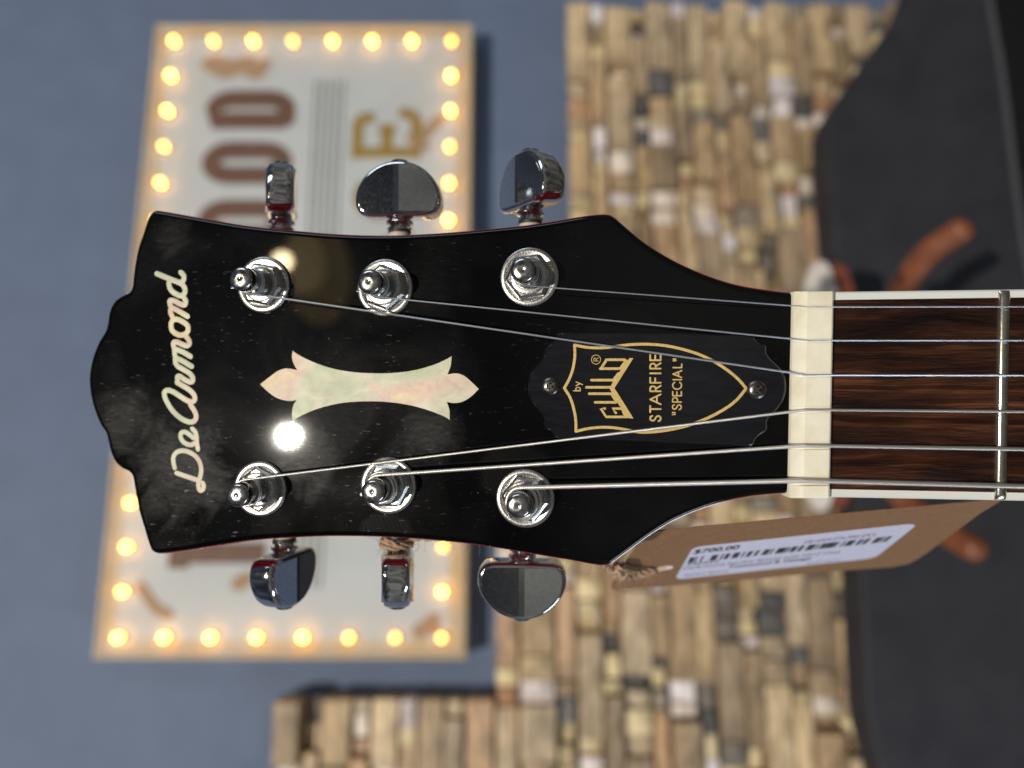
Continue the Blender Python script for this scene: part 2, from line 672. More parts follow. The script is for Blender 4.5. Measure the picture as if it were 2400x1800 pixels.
WALLM = m_noisy('blue_grey_paint', (0.120, 0.160, 0.252), (0.134, 0.177, 0.276), 14, 0.62, bump=0.12, bscale=420, spec=0.3, bdist=0.0008)
SIGNW = m_noisy('aged_white_board', (0.49, 0.515, 0.52), (0.55, 0.575, 0.58), 9, 0.6)
SIGNBROWN = m_noisy('brown_print', (0.125, 0.060, 0.036), (0.150, 0.076, 0.048), 60, 0.6)
SIGNGOLD = mat('mustard_print', (0.30, 0.19, 0.03), 0.6)
SIGNGREY = mat('grey_print', (0.08, 0.075, 0.07), 0.6)
SIGNRUST = mat('rust_print', (0.38, 0.25, 0.145), 0.7)
BULB = mat('lit_bulb', (1, 0.8, 0.5), 0.3, emit=(1.0, 0.42, 0.045), estr=7.0)
_t = NT(BULB)
_oi = _t.n('ShaderNodeObjectInfo')
_t.l(_t.math('ADD', _t.math('MULTIPLY', _oi.outputs['Random'], 16.0), 9.0), _t.b.inputs['Emission Strength'])
AMBER_GLOW = m_noisy('amber_border_glow', (0.55, 0.40, 0.20), (0.52, 0.46, 0.36), 22, 0.6, detail=6)  # warm bulb glow put into the colour of frame and border
SOCKET = mat('bulb_socket', (0.30, 0.20, 0.10), 0.4, 0.6)
CHAR = m_noisy('charcoal_vinyl', (0.025, 0.025, 0.032), (0.034, 0.034, 0.042), 18, 0.62, bump=0.1, bscale=300, spec=0.3, bdist=0.0005)
BLACKP = m_noisy('black_panel', (0.006, 0.006, 0.007), (0.009, 0.009, 0.010), 20, 0.6, spec=0.3)
EDGE = mat('charcoal_trim', (0.075, 0.075, 0.085), 0.45)
LEATHER = m_noisy('brown_padding', (0.17, 0.050, 0.020), (0.26, 0.085, 0.036), 60, 0.42, bump=0.2, bscale=420, bdist=0.0006)
CREAM = mat('cream_cap', (0.72, 0.68, 0.62), 0.4)
BROWNRIM = mat('brown_rim', (0.20, 0.055, 0.03), 0.45)


def m_wood(name, col, rough):
    m = mat(name, col, rough, spec=0.45)
    t = NT(m)
    v = t.coord((0.13, 1, 1))
    v2 = t.coord((0.5, 1, 1), (0.2, 0.1, 0.4))
    dk = tuple(x * 0.42 for x in col)
    lt = tuple(min(0.85, x * 1.45) for x in col)
    g = t.ramp(t.noise(v, 150, 5, 0.7, 0.5), [(0.30, dk), (0.47, col), (0.70, lt)])
    st = t.ramp(t.noise(v2, 28, 4, 0.6), [(0.34, 0.74), (0.58, 1.42)])
    t.l(t.mixc(1.0, g, st, 'MULTIPLY'), t.b.inputs['Base Color'])
    t.bump(t.noise(v, 260, 3), 0.4, 0.003)
    return m


WOOD_DARK = m_noisy('dark_backing_board', (0.04, 0.029, 0.019), (0.07, 0.05, 0.032), 40, 0.8)
PLANK_MATS = [m_wood('reclaimed_plank_wood', c_, 0.5) for c_ in ((0.39, 0.275, 0.155), (0.46, 0.335, 0.195), (0.34, 0.235, 0.135), (0.49, 0.37, 0.225), (0.30, 0.215, 0.13), (0.39, 0.25, 0.145), (0.42, 0.32, 0.21), (0.26, 0.19, 0.125))]
BIT_MATS = [m_wood('reclaimed_block_wood', c_, 0.34) for c_ in ((0.54, 0.47, 0.40), (0.52, 0.42, 0.24), (0.30, 0.22, 0.14), (0.24, 0.20, 0.16), (0.34, 0.20, 0.12), (0.56, 0.46, 0.28), (0.10, 0.095, 0.095), (0.14, 0.12, 0.10), (0.58, 0.53, 0.53), (0.38, 0.30, 0.20), (0.56, 0.49, 0.46), (0.44, 0.34, 0.20), (0.36, 0.26, 0.16))]

# ------------------------------------------------------------------ the setting: wall
mb = MB()
boxw(mb, -1.7, 1.9, -1.5, 1.3, -0.12, 0.0)
wall = mb.build('wall', WALLM)
wall['kind'] = 'structure'
wall['label'] = 'smooth wall painted blue grey behind the marquee sign'

# ------------------------------------------------------------------ marquee sign
SF = 0.045
c = [WUV(*p, SF) for p in ((378, 70), (1101, 63), (1077, 1532), (228, 1532))]
su1 = (c[0][0] + c[1][0]) / 2
su0 = (c[2][0] + c[3][0]) / 2
sv1 = (c[0][1] + c[3][1]) / 2
sv0 = (c[1][1] + c[2][1]) / 2
sign = thing('marquee_sign', 'white marquee sign edged with lit warm bulbs hanging on the blue grey wall', 'sign', wpt((su0 + su1) / 2, sv0, 0.0))
mb = MB()
slab(mb, [(su0, sv0), (su1, sv0), (su1, sv1), (su0, sv1)], [(0.0, 0.001), (0, SF - 0.002), (0.002, SF)], WO, WU, Vector((0, 0, 1)), WN)
board = mb.build('board', SIGNW, sign)
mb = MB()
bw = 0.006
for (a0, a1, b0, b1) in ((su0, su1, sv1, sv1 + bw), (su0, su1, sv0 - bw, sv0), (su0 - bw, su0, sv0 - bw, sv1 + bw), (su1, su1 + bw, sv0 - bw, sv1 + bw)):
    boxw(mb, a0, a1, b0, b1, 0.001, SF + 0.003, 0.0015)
mb.build('frame', AMBER_GLOW, sign)
VZ = Vector((0, 0, 1))
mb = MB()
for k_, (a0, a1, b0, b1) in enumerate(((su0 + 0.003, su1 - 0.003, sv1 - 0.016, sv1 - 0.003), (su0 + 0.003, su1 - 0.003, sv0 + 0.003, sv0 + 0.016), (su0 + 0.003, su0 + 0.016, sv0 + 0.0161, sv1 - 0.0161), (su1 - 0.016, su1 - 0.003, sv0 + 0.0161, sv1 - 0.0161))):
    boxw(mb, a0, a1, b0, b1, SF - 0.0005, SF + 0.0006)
mb.build('border_glow_band', AMBER_GLOW, board)  # amber band painting the bulbs' glow along the board's edges
SW, SH = su1 - su0, sv1 - sv0


def sgn(px, py):
    u, v = WUV(px, py, SF)
    return wpt(u, v, SF + 0.0005)


def spt(a, b):            # a 0..1 along the text line (left to right in the room), b 0..1 from the sign's top edge down
    return wpt(su0 + a * SW, sv1 - b * SH, SF + 0.0005)


def sign_strokes(name, m, paths, hw, closed=False, caps=False):
    mb = MB()
    for p in paths:
        stroke(mb, p, hw, 0.0008, WN, 4, caps)
    return mb.build(name, m, board)


def box_letter(a0, a1, b0, b1, kind):
    r = 0.45
    def P(x, y):
        return spt(a0 + (a1 - a0) * x, b1 + (b0 - b1) * y)
    def arc(cx, cy, rx, ry, d0, d1, n=8):
        return [P(cx + rx * math.cos(math.radians(d0 + (d1 - d0) * i / n)), cy + ry * math.sin(math.radians(d0 + (d1 - d0) * i / n))) for i in range(n + 1)]
    if kind == 'O':
        p = arc(0.5, 0.74, 0.5, 0.26, 0, 180) + arc(0.5, 0.26, 0.5, 0.26, 180, 360)
        return [p + p[:2]]
    if kind == 'D':
        p = [P(0, 0), P(0, 1)] + arc(0.5, 0.75, 0.5, 0.25, 90, 0) + arc(0.5, 0.25, 0.5, 0.25, 0, -90) + [P(0, 0), P(0, 0.06)]
        return [p]
    if kind == 'T':
        return [[P(-0.1, 1), P(1.1, 1)], [P(0.5, 1), P(0.5, -0.08)]]
    if kind == 'N':
        return [[P(0, -0.08), P(0, 1.08)], [P(0, 1.05), P(1, -0.05)], [P(1, -0.08), P(1, 1.08)]]
    if kind == 'E':
        return [[P(1, 1), P(0, 1)], [P(0, 1.08), P(0, -0.08)], [P(0, 0.52), P(0.85, 0.52)], [P(0, 0), P(1, 0)]]
    if kind == 'W':
        return [[P(0, 1.08), P(0.22, -0.05)], [P(0.22, -0.05), P(0.5, 0.9)], [P(0.5, 0.9), P(0.78, -0.05)], [P(0.78, -0.05), P(1, 1.08)]]
    if kind == 'V':
        return [[P(0, 1), P(0.5, 0)], [P(0.5, 0), P(1, 1)], [P(-0.15, 1), P(0.2, 1)], [P(0.8, 1), P(1.15, 1)]]
    if kind == 'I':
        return [[P(0.5, 0), P(0.5, 1)], [P(0.2, 0), P(0.8, 0)], [P(0.2, 1), P(0.8, 1)]]
    if kind == 'A':
        return [[P(0, 0), P(0.5, 1)], [P(0.5, 1), P(1, 0)], [P(0.2, 0.35), P(0.8, 0.35)]]
    if kind == 'G':
        return [arc(0.5, 0.5, 0.5, 0.5, 50, 355, 14), [P(1, 0.45), P(0.6, 0.45)]]
    if kind == 'e':
        return [[P(0.1, 1), P(0.85, 1)], [P(0.85, 1), P(0.9, 0.72)], [P(0.22, 1.02), P(0.22, -0.02)], [P(0.22, 0.5), P(0.65, 0.5)], [P(0.65, 0.64), P(0.65, 0.36)], [P(0.1, 0), P(0.9, 0)], [P(0.9, 0), P(1.0, 0.3)]]
    return []


def a_of(px, py):
    u, v = WUV(px, py, SF)
    return (u - su0) / SW


# brown TONEWOOD: letter slots measured from T, O, O, D
hwid = 0.0138
aD0, aD1 = a_of(590, 303), a_of(590, 212)
aO0, aO1 = a_of(590, 432), a_of(590, 332)
aP0, aP1 = a_of(590, 572), a_of(590, 468)
aT0, aT1 = a_of(500, 1352), a_of(500, 1240)
k = hwid / SW
slots = {'T': (aT0, aT1), 'D': (aD0, aD1)}
rem0, rem1 = aT1, aP0
gap = aO0 - aP1
wd = (rem1 - rem0 - 5 * gap) / 4.5
x = rem0 + gap
seq = [('T', aT0, aT1)]
for ch, w in (('O', 1), ('N', 1), ('E', 0.9), ('W', 1.5)):
    seq.append((ch, x, x + wd * w))
    x += wd * w + gap
seq += [('O', aP0, aP1), ('O', aO0, aO1), ('D', aD0, aD1)]
kh = hwid / SH
for ch, a0, a1 in seq:
    sign_strokes('letter', SIGNBROWN, box_letter(a0 + k, a1 - k, 0.170 + kh, 0.456 - kh, ch), hwid)
# staff lines
for i in range(5):
    b = 0.517 + i * 0.0215
    sign_strokes('staff_line', SIGNGREY, [[spt(0.09, b), spt(0.905, b)]], 0.0013)
# mustard VINTAGE
gE0, gE1 = a_of(900, 385), a_of(900, 262)
gV0 = 1 - gE1 + 0.03
step = (gE0 - gV0) / 6
for i, ch in enumerate('VINTAG'):
    a0 = gV0 + step * i
    sign_strokes('letter', SIGNGOLD, box_letter(a0 + 0.004, a0 + step * 0.78, 0.66, 0.83, ch), 0.0055)
sign_strokes('letter', SIGNGOLD, box_letter(gE0, gE1, 0.655, 0.84, 'e'), 0.0085)
# rust flourishes in the corners
for pts, w in (([(485, 150), (525, 172), (570, 160), (600, 175), (622, 150)], 0.009), ([(500, 140), (545, 150), (585, 142), (612, 158)], 0.007),
               ([(968, 350), (990, 325), (1010, 300), (1032, 278)], 0.008), ([(960, 322), (985, 330), (1000, 345)], 0.006),
               ([(330, 1375), (350, 1405), (372, 1430), (395, 1440)], 0.007), ([(985, 1480), (1003, 1468), (1015, 1455)], 0.010),
               ([(560, 1368), (575, 1358)], 0.010), ([(975, 1478), (1020, 1476)], 0.006)):
    sign_strokes('flourish', SIGNRUST, [catmull([sgn(*p) for p in pts], 5)], w, caps=True)
# bulbs
bm0 = MB()
prof = [(0.0, 0.0142)]
for i in range(1, 9):
    a = math.radians(90 - i * 20)
    prof.append((0.0046 * math.cos(a), 0.0096 + 0.0046 * math.sin(a)))
lathe(bm0, prof + [(0.003, 0.0022)], Vector(), WU, VZ, WN, 14)
bulb_me = None
so0 = MB()
lathe(so0, [(0.0058, 0.0), (0.0058, 0.003), (0.0045, 0.0045)], Vector(), WU, VZ, WN, 14)
sock_me = None
inset_a = a_of(650, 105)
u_r, u_l = WUV(650, 105, SF)[0], WUV(650, 1492, SF)[0]
v_t, v_b = WUV(395, 300, SF)[1], WUV(1056, 300, SF)[1]
pos = []
for i in range(8):
    v = v_t + (v_b - v_t) * i / 7
    pos += [(u_r, v), (u_l, v)]
NB = 15
for i in range(1, NB):
    u = u_r + (u_l - u_r) * i / NB
    pos += [(u, v_t), (u, v_b)]
for (u, v) in pos:
    base = wpt(u, v, SF)
    if bulb_me is None:
        b = bm0.build('bulb', BULB, sign, 'all')
        bulb_me = b.data
        s = so0.build('bulb_socket', SOCKET, b, True)
        sock_me = s.data
    else:
        b = bpy.data.objects.new('bulb', bulb_me)
        COL.objects.link(b)
        adopt(b, sign)
        s = bpy.data.objects.new('bulb_socket', sock_me)
        COL.objects.link(s)
        s.parent = b
    b.location = base

# ------------------------------------------------------------------ wooden mosaic
mosaic = thing('wood_mosaic', 'stepped wall cladding of reclaimed wood blocks in tan, brown and grey rows', 'wall cladding', wpt(-0.2, WUV(2000, 900, 0.05)[1], 0.0))
row_h = 0.0272
v_bot = WUV(2230, 900, 0.05)[1]
v_A = WUV(1335, 400, 0.05)[1]
v_B = WUV(1160, 1500, 0.05)[1]
v_C = WUV(640, 1740, 0.05)[1]
u_A = WUV(1500, 8, 0.05)[0]
u_B = WUV(1300, 1010, 0.05)[0]
u_C = WUV(900, 1640, 0.05)[0]
u_end = WUV(1200, 1960, 0.05)[0]
rng = random.Random(21)
edges = [v_bot]
for target in (v_A, v_B, v_C):
    span = target - edges[-1]
    nn = max(2, int(round(span / 0.0298)))
    ws = [(1.18 if (len(edges) + q) % 2 else 0.82) * rng.uniform(0.9, 1.1) for q in range(nn)]
    tot = sum(ws)
    for w in ws:
        edges.append(edges[-1] + span * w / tot)
count = 0
mb = MB()
boxw(mb, u_end, u_A - 0.004, v_bot + 0.002, v_A - 0.003, 0.0005, 0.012)
boxw(mb, u_end, u_B - 0.004, v_A - 0.003, v_B - 0.003, 0.0005, 0.012)
boxw(mb, u_end, u_C - 0.004, v_B - 0.003, v_C - 0.003, 0.0005, 0.012)
mb.build('backing_board', WOOD_DARK, mosaic)
blocks = []


def px_of(p):
    d = p - CAM
    return 1200 - d.z / d.y * F, 900 - d.x / d.y * F


for r in range(len(edges) - 1):
    v0, v1 = edges[r], edges[r + 1]
    row_h = v1 - v0
    vc = (v0 + v1) / 2
    right = u_A if vc < v_A else (u_B if vc < v_B else u_C)
    u = right
    long_next = (r % 2 == 0)
    nb = rng.choice((1, 2, 3))
    while u > u_end:
        plank = long_next
        if plank:
            L = rng.uniform(0.065, 0.125)
            f1 = 0.044 + rng.uniform(0, 0.016)
            m = rng.choice(PLANK_MATS)
            long_next = False
            nb = rng.choice((2, 3, 3, 4))
            hj, g = rng.uniform(0.0, 0.002), 0.0008
        else:
            L = rng.uniform(0.016, 0.034)
            f1 = 0.030 + rng.uniform(0, 0.024)
            m = rng.choice(BIT_MATS)
            nb -= 1
            if nb <= 0:
                long_next = True
            hj, g = rng.uniform(0.0005, 0.0034), rng.uniform(0.0005, 0.0018)
        mid = wpt(u - L / 2, vc, 0.02)
        vs = []
        c = 0.0014
        a, b_ = L / 2 - g, row_h / 2 - 0.0006 - hj
        tl, tz = rng.uniform(-0.004, 0.004), rng.uniform(-0.0025, 0.0025)
        for f, k2 in ((-0.0085, 0), (f1 - 0.02 - c, 0), (f1 - 0.02, c)):
            w = 1 if f > -0.008 else 0
            vs += [WU * x + VZ * z + WN * (f + w * (tl * (x / a) + tz * (z / b_))) for (x, z) in ((-a + k2, -b_ + k2), (a - k2, -b_ + k2), (a - k2, b_ - k2), (-a + k2, b_ - k2))]
        fs = [[0, 1, 2, 3], [8, 9, 10, 11]]
        for rr in (0, 4):
            for i in range(4):
                j = (i + 1) % 4
                fs.append([rr + i, rr + j, rr + 4 + j, rr + 4 + i])
        X, Y = px_of(mid)
        u -= L
        unseen = (X < 1860 and 640 < Y < 1160) or (X >= 1840 and 720 < Y < 1130) or Y > 1830 or X > 2140
        blocks.append((0 if unseen else L * row_h, vs, fs, m, mid))
blocks.sort(key=lambda q: -q[0])
for _, vs, fs, m, mid in blocks[:296]:
    o = mesh_obj('wood_block', vs, fs, m, mosaic)
    o.location = mid
    count += 1
rest = bpy.data.meshes.new('small_wood_blocks')
RV, RF, RM = [], [], []
mats_ = PLANK_MATS + BIT_MATS
for _, vs, fs, m, mid in blocks[296:]:
    n0 = len(RV)
    RV += [tuple(v + mid) for v in vs]
    RF += [[q + n0 for q in f] for f in fs]
    RM += [mats_.index(m)] * len(fs)
rest.from_pydata(RV, [], RF)
for m in mats_:
    rest.materials.append(m)
rest.polygons.foreach_set('material_index', RM)
bm = bmesh.new()
bm.from_mesh(rest)
bmesh.ops.recalc_face_normals(bm, faces=bm.faces)
bm.to_mesh(rest)
bm.free()
ho = bpy.data.objects.new('small_wood_blocks', rest)
COL.objects.link(ho)
adopt(ho, mosaic)
ho['kind'] = 'stuff'
print('all blocks', len(blocks))
print('wood blocks', count)

# ------------------------------------------------------------------ charcoal panel and black panel below it
CF = 0.13
pan = [(2150, -60), (2128, 0), (2046, 114), (1966, 229), (1945, 268), (1939, 298), (1942, 398), (1952, 497), (1966, 681), (1992, 1000), (2018, 1340), (2028, 1535), (2036, 1673), (2048, 1740), (2075, 1830), (2110, 1980), (2560, 1980), (2500, 1100), (2400, 572), (2349, 174), (2319, 0), (2310, -60)]
out = [WUV(*p, CF) for p in pan]
mb = MB()
slab(mb, out, [(0.0, 0.075), (0.0, CF - 0.003), (0.001, CF - 0.001), (0.003, CF)], WO, WU, VZ, WN)
ch = tag(mb.build('panel', CHAR, None, True), 'large charcoal grey panel with one sloping corner below the wooden mosaic', 'panel')
edge = [(2310, -60), (2319, 0), (2349, 174), (2400, 572), (2500, 1100), (2560, 1980), (2900, 1980), (2900, -300), (2250, -300)]
mb = MB()
slab(mb, [WUV(p[0] + 14, p[1], CF) for p in edge], [(0.0, 0.02), (0.0, CF - 0.016), (0.004, CF - 0.012)], WO, WU, VZ, WN)
bk = tag(mb.build('panel', BLACKP), 'black panel at the edge beyond the charcoal panel', 'panel')
tp = [WP(p[0], p[1], CF + 0.001) for p in edge[:6]]
mb = MB()
tube(mb, catmull(tp, 4), 0.0042, 8)
mb.build('edge_trim', EDGE, ch, True)

# ------------------------------------------------------------------ guitar hanger behind the neck
HD = 0.62
hang = thing('guitar_hanger', 'brown padded two-armed guitar hanger behind the guitar neck', 'guitar hanger', at(2010, 925, 0.80))


def capsule_arm(pts, r, parent):
    mb = MB()
    p = catmull(pts, 8)
    n = len(p)
    rads = []
    L = [0]
    for i in range(1, n):
        L.append(L[-1] + (p[i] - p[i - 1]).length)
    for i in range(n):
        e = min(L[i], L[-1] - L[i])
        rads.append(r * math.sqrt(max(0.0, 1 - max(0, 1 - e / (r * 0.9)) ** 2)) * 0.999 + 1e-4)
    tube(mb, p, rads, 20)
    return mb.build('arm', LEATHER, parent, 'all')


capsule_arm([at(2010, 900, 0.72), at(2040, 800, 0.70), at(2100, 697, 0.66), at(2130, 648, 0.64), at(2182, 588, 0.62), at(2240, 548, 0.605), at(2276, 524, 0.595)], 0.0105, hang)
capsule_arm([at(2010, 950, 0.72), at(2050, 1080, 0.70), at(2130, 1180, 0.66), at(2180, 1222, 0.64), at(2235, 1258, 0.62), at(2280, 1284, 0.605), at(2305, 1292, 0.595)], 0.0105, hang)
# base plate, cream with a brown rim
mb = MB()
def oval(cx, cy, rx, ry, d, e=2.0):
    q = []
    for i in range(56):
        a = 2 * math.pi * i / 56
        ca, sa = math.cos(a), math.sin(a)
        x = cx + rx * math.copysign(abs(ca) ** (2 / e), ca)
        y = cy + ry * math.copysign(abs(sa) ** (2 / e), sa)
        q.append(((900 - y) / F * d, (1200 - x) / F * d))
    return q


slab(mb, oval(1966, 905, 60, 292, 0.755, 2.3), [(0, 0.0), (0, 0.040), (0.003, 0.045)], Vector((0, 0.80, CZ)), Vector((1, 0, 0)), VZ, Vector((0, -1, 0)))
mb.build('base_plate', BROWNRIM, hang, True)
mb = MB()
slab(mb, oval(1926, 905, 50, 296, 0.75, 2.3), [(0, 0.040), (0, 0.050), (0.004, 0.056)], Vector((0, 0.80, CZ)), Vector((1, 0, 0)), VZ, Vector((0, -1, 0)))
mb.build('base_cap', CREAM, hang, True)
mb = MB()
tube(mb, [at(2010, 925, 0.88), at(2010, 925, 0.715)], 0.009, 14)
mb.build('stem', BROWNRIM, hang, True)

# ------------------------------------------------------------------ the guitar
GB = at(2350, 925, 0.165)
guitar = thing('electric_guitar', 'guitar headstock with black glossy face, chrome tuners and pearl script, above a rosewood neck', 'guitar', GB)

outline_px = [
    (359, 493), (346, 508), (333, 545), (321, 580), (313, 620), (309, 651), (306, 674), (299, 685), (284, 692), (269, 702), (258, 718), (252, 736), (249, 758),
    (244, 775), (229, 800), (215, 835), (208, 866), (206, 891), (210, 931), (221, 969), (234, 999), (245, 1015), (250, 1034), (256, 1058), (267, 1083), (284, 1099),
    (299, 1106), (307, 1116), (313, 1148), (321, 1192), (335, 1240), (346, 1276), (353, 1292), (364, 1298), (382, 1298), (430, 1292), (500, 1281), (594, 1267), (703, 1260), (785, 1257.5),
    (907, 1260), (1029, 1268.5), (1110, 1277.5), (1192, 1290), (1273, 1304), (1340, 1315), (1388, 1324), (1412, 1326.5), (1428, 1323), (1445, 1312), (1479, 1287), (1532, 1249), (1589, 1216), (1675, 1183),
    (1747, 1166), (1800, 1159.5), (1858, 1156), (1885, 1156), (1888, 684), (1864, 686), (1797, 679), (1723, 666), (1648, 641.5), (1573, 607), (1509, 567), (1459, 526), (1438, 508), (1426, 502), (1410, 501), (1370, 505), (1300, 517),
    (1231, 527), (1122, 538), (1014, 546.5), (905, 551), (797, 548.5), (688, 540), (627, 534), (560, 526), (478, 512), (410, 500), (376, 494)]
O2 = P0.copy()
def plane2(pts, closed=True, sub=4, h=0.0):
    q = [to2(HP(x, y, h), O2 + NRM * h) for x, y in pts]
    q = [(v.x, v.y) for v in catmull([Vector(p) for p in q], sub, closed)]
    return q
hs = plane2(outline_px, True, 4)
if area2(hs) < 0:
    hs.reverse()
MM = 0.001
mb = MB()
slab(mb, inset2(hs, -0.25 * MM), [(0.6 * MM, -0.9 * MM), (0.12 * MM, -1.2 * MM), (0.0, -1.8 * MM), (0, -12.6 * MM), (0.5 * MM, -13.6 * MM), (1.5 * MM, -14 * MM)], O2, HX, HZ, NRM)
head = mb.build('headstock', RED, guitar, True)
mb = MB()
slab(mb, hs, [(1.3 * MM, 0.0), (0.75 * MM, -0.07 * MM), (0.35 * MM, -0.25 * MM), (0.10 * MM, -0.6 * MM), (0.02 * MM, -1.0 * MM), (0.02 * MM, -1.6 * MM)], O2, HX, HZ, NRM)
face = mb.build('face_veneer', LAC, head, True)

# pearl ornament
orn_px = [[(609.8, 900.7), (634, 881.7), (653, 868.5), (672, 863.5), (696.6, 867.3)], [(696.6, 867.3), (688.5, 853), (684.4, 838.3), (685.8, 822)],
          [(685.8, 822), (702, 833), (742.7, 851.9), (783.4, 864.6), (829.5, 872.2), (878.3, 874.9), (927, 873.6), (973, 867.3), (1014, 855.9), (1041, 844.5), (1058.7, 835)],
          [(1058.7, 835), (1056, 858.6), (1048.6, 877.6)], [(1048.6, 877.6), (1068, 875), (1087, 880.3), (1106, 896), (1122.4, 912)],
          [(1122.4, 912), (1100.7, 931.9), (1081.7, 942.2), (1062.7, 944.6), (1047, 942.2)], [(1047, 942.2), (1053, 959), (1054, 984)],
          [(1054, 984), (1041, 976), (1000, 960.3), (959.7, 949.5), (905.4, 941.9), (864.8, 940.5), (810.5, 943.3), (769.8, 950.9), (734.6, 961.7), (702, 976.6), (685.8, 987.5)],
          [(685.8, 987.5), (684.4, 967), (688.5, 948), (695.3, 937.8)], [(695.3, 937.8), (680, 939.8), (661.4, 937), (642.4, 929), (623.4, 914), (609.8, 900.7)]]
orn = []
for seg_ in orn_px:
    q = catmull([Vector(to2(HP(*p), O2)) for p in seg_], 5)
    orn += [(v.x, v.y) for v in q[:-1]]
mb = MB()
slab(mb, orn, [(0, -0.3 * MM), (0, 0.02 * MM), (0.03 * MM, 0.035 * MM)], O2, HX, HZ, NRM, cap0=False)
mb.build('pearl_ornament', PEARL, head)

# pearl script
script = {
    'd': [[(368, 641.5), (398, 653.8), (422, 662.8)], [(422, 662.8), (429.5, 657.5), (430.6, 646), (424, 638.8)],
          [(396, 661.5), (397, 672), (402.7, 681.7), (413.3, 689.5), (424.9, 693.3), (432.4, 687.5), (433.6, 677.9), (428.7, 668.2), (421, 662)]],
    'n': [[(428, 692), (431, 697), (435.5, 706.8), (432.6, 714.5), (422, 712.2), (407.5, 704.9), (398.5, 704.5), (398.5, 713), (402, 720.5)], [(402, 720.5), (417.2, 728), (439.4, 741.5)], [(401, 722), (399.5, 730), (402, 738), (406, 746)]],
    'o': [[(405, 750), (401.5, 757), (401.2, 764.7), (402.6, 772.5), (409.5, 780.2), (422, 785.4), (434.5, 782.6), (440.6, 774.5), (439.8, 763.9), (432.6, 756.9), (421, 750.3), (411, 748), (405, 750)]],
    'm': [[(433, 785), (437.5, 790), (443.2, 798.6), (443.8, 806.5), (438.4, 810.4), (426.8, 807.0), (415.2, 801.8), (407.4, 802.5), (406.8, 810.8), (409.8, 817.9)], [(409.8, 817.9), (426.8, 824.2), (446.5, 835.6)],
          [(409, 818), (409.6, 829.5), (411.8, 838.1)], [(411.8, 838.1), (426.8, 845.5), (449.4, 858.8)], [(411, 838), (411.6, 850.6), (417.2, 858.9)], [(417.2, 858.9), (431.6, 867), (446.1, 876.7), (452.4, 887.3), (450.5, 894.2), (444.2, 895.2)]],
    'r': [[(444.2, 895.2), (431.6, 889.0), (422, 882.2), (416.4, 882.5), (416.4, 889.3), (415.4, 896.4)], [(415.4, 896.4), (426.8, 903.2), (444.2, 914.1), (455.4, 926.7), (456.2, 937.4), (449, 942.0), (436.5, 937.8)]],
    'A': [[(436.5, 937.8), (422, 928.6), (407.5, 919.2), (394, 914.6), (386, 918.5), (386, 929), (392, 943), (401.7, 958.9), (416.2, 974.3), (431.6, 984.7), (449, 989.3), (457.8, 984.0), (459.6, 974.9), (456, 963.3), (448.5, 951.7), (446, 946)]],
    'e': [[(453.5, 1026.5), (444.2, 1018.6), (432.6, 1012.3), (424.9, 1014.8), (423.4, 1024), (427.8, 1033.2), (437.4, 1040.6), (449, 1042.4), (457.7, 1038)], [(450.9, 1005), (458, 1013), (460.8, 1025), (461.4, 1038), (464, 1053)]],
    'D': [[(409.5, 1096.6), (406.6, 1082.7), (406.9, 1070.2), (413.3, 1061), (424.9, 1056.4), (439.4, 1058.2), (455.8, 1067), (466, 1079), (470.8, 1092.3), (471.6, 1104.9), (468.9, 1119.4), (465.4, 1130), (465.4, 1141.5), (469.3, 1149.6), (475.6, 1146.4), (477.4, 1138), (475, 1132)],
          [(414.3, 1108.7), (436.5, 1116.5), (462.5, 1125)]]}
for ch_ in 'DeArmond':
    if ch_ == 'd' and False:
        continue
    mb = MB()
    for i, p in enumerate(script[ch_]):
        q = catmull([Vector((x, y, 0)) for x, y in p], 5)
        w = 5.9 if ch_ in 'De' else 6.5
        stroke(mb, [HP(v.x, v.y, 0.004 * MM * i) for v in q], w / F * 0.178, 0.09 * MM, NRM, 8)
    o = mb.build('script_letter', PEARL, head, 'all')
    o['label'] = 'pearl inlaid script letter ' + ch_

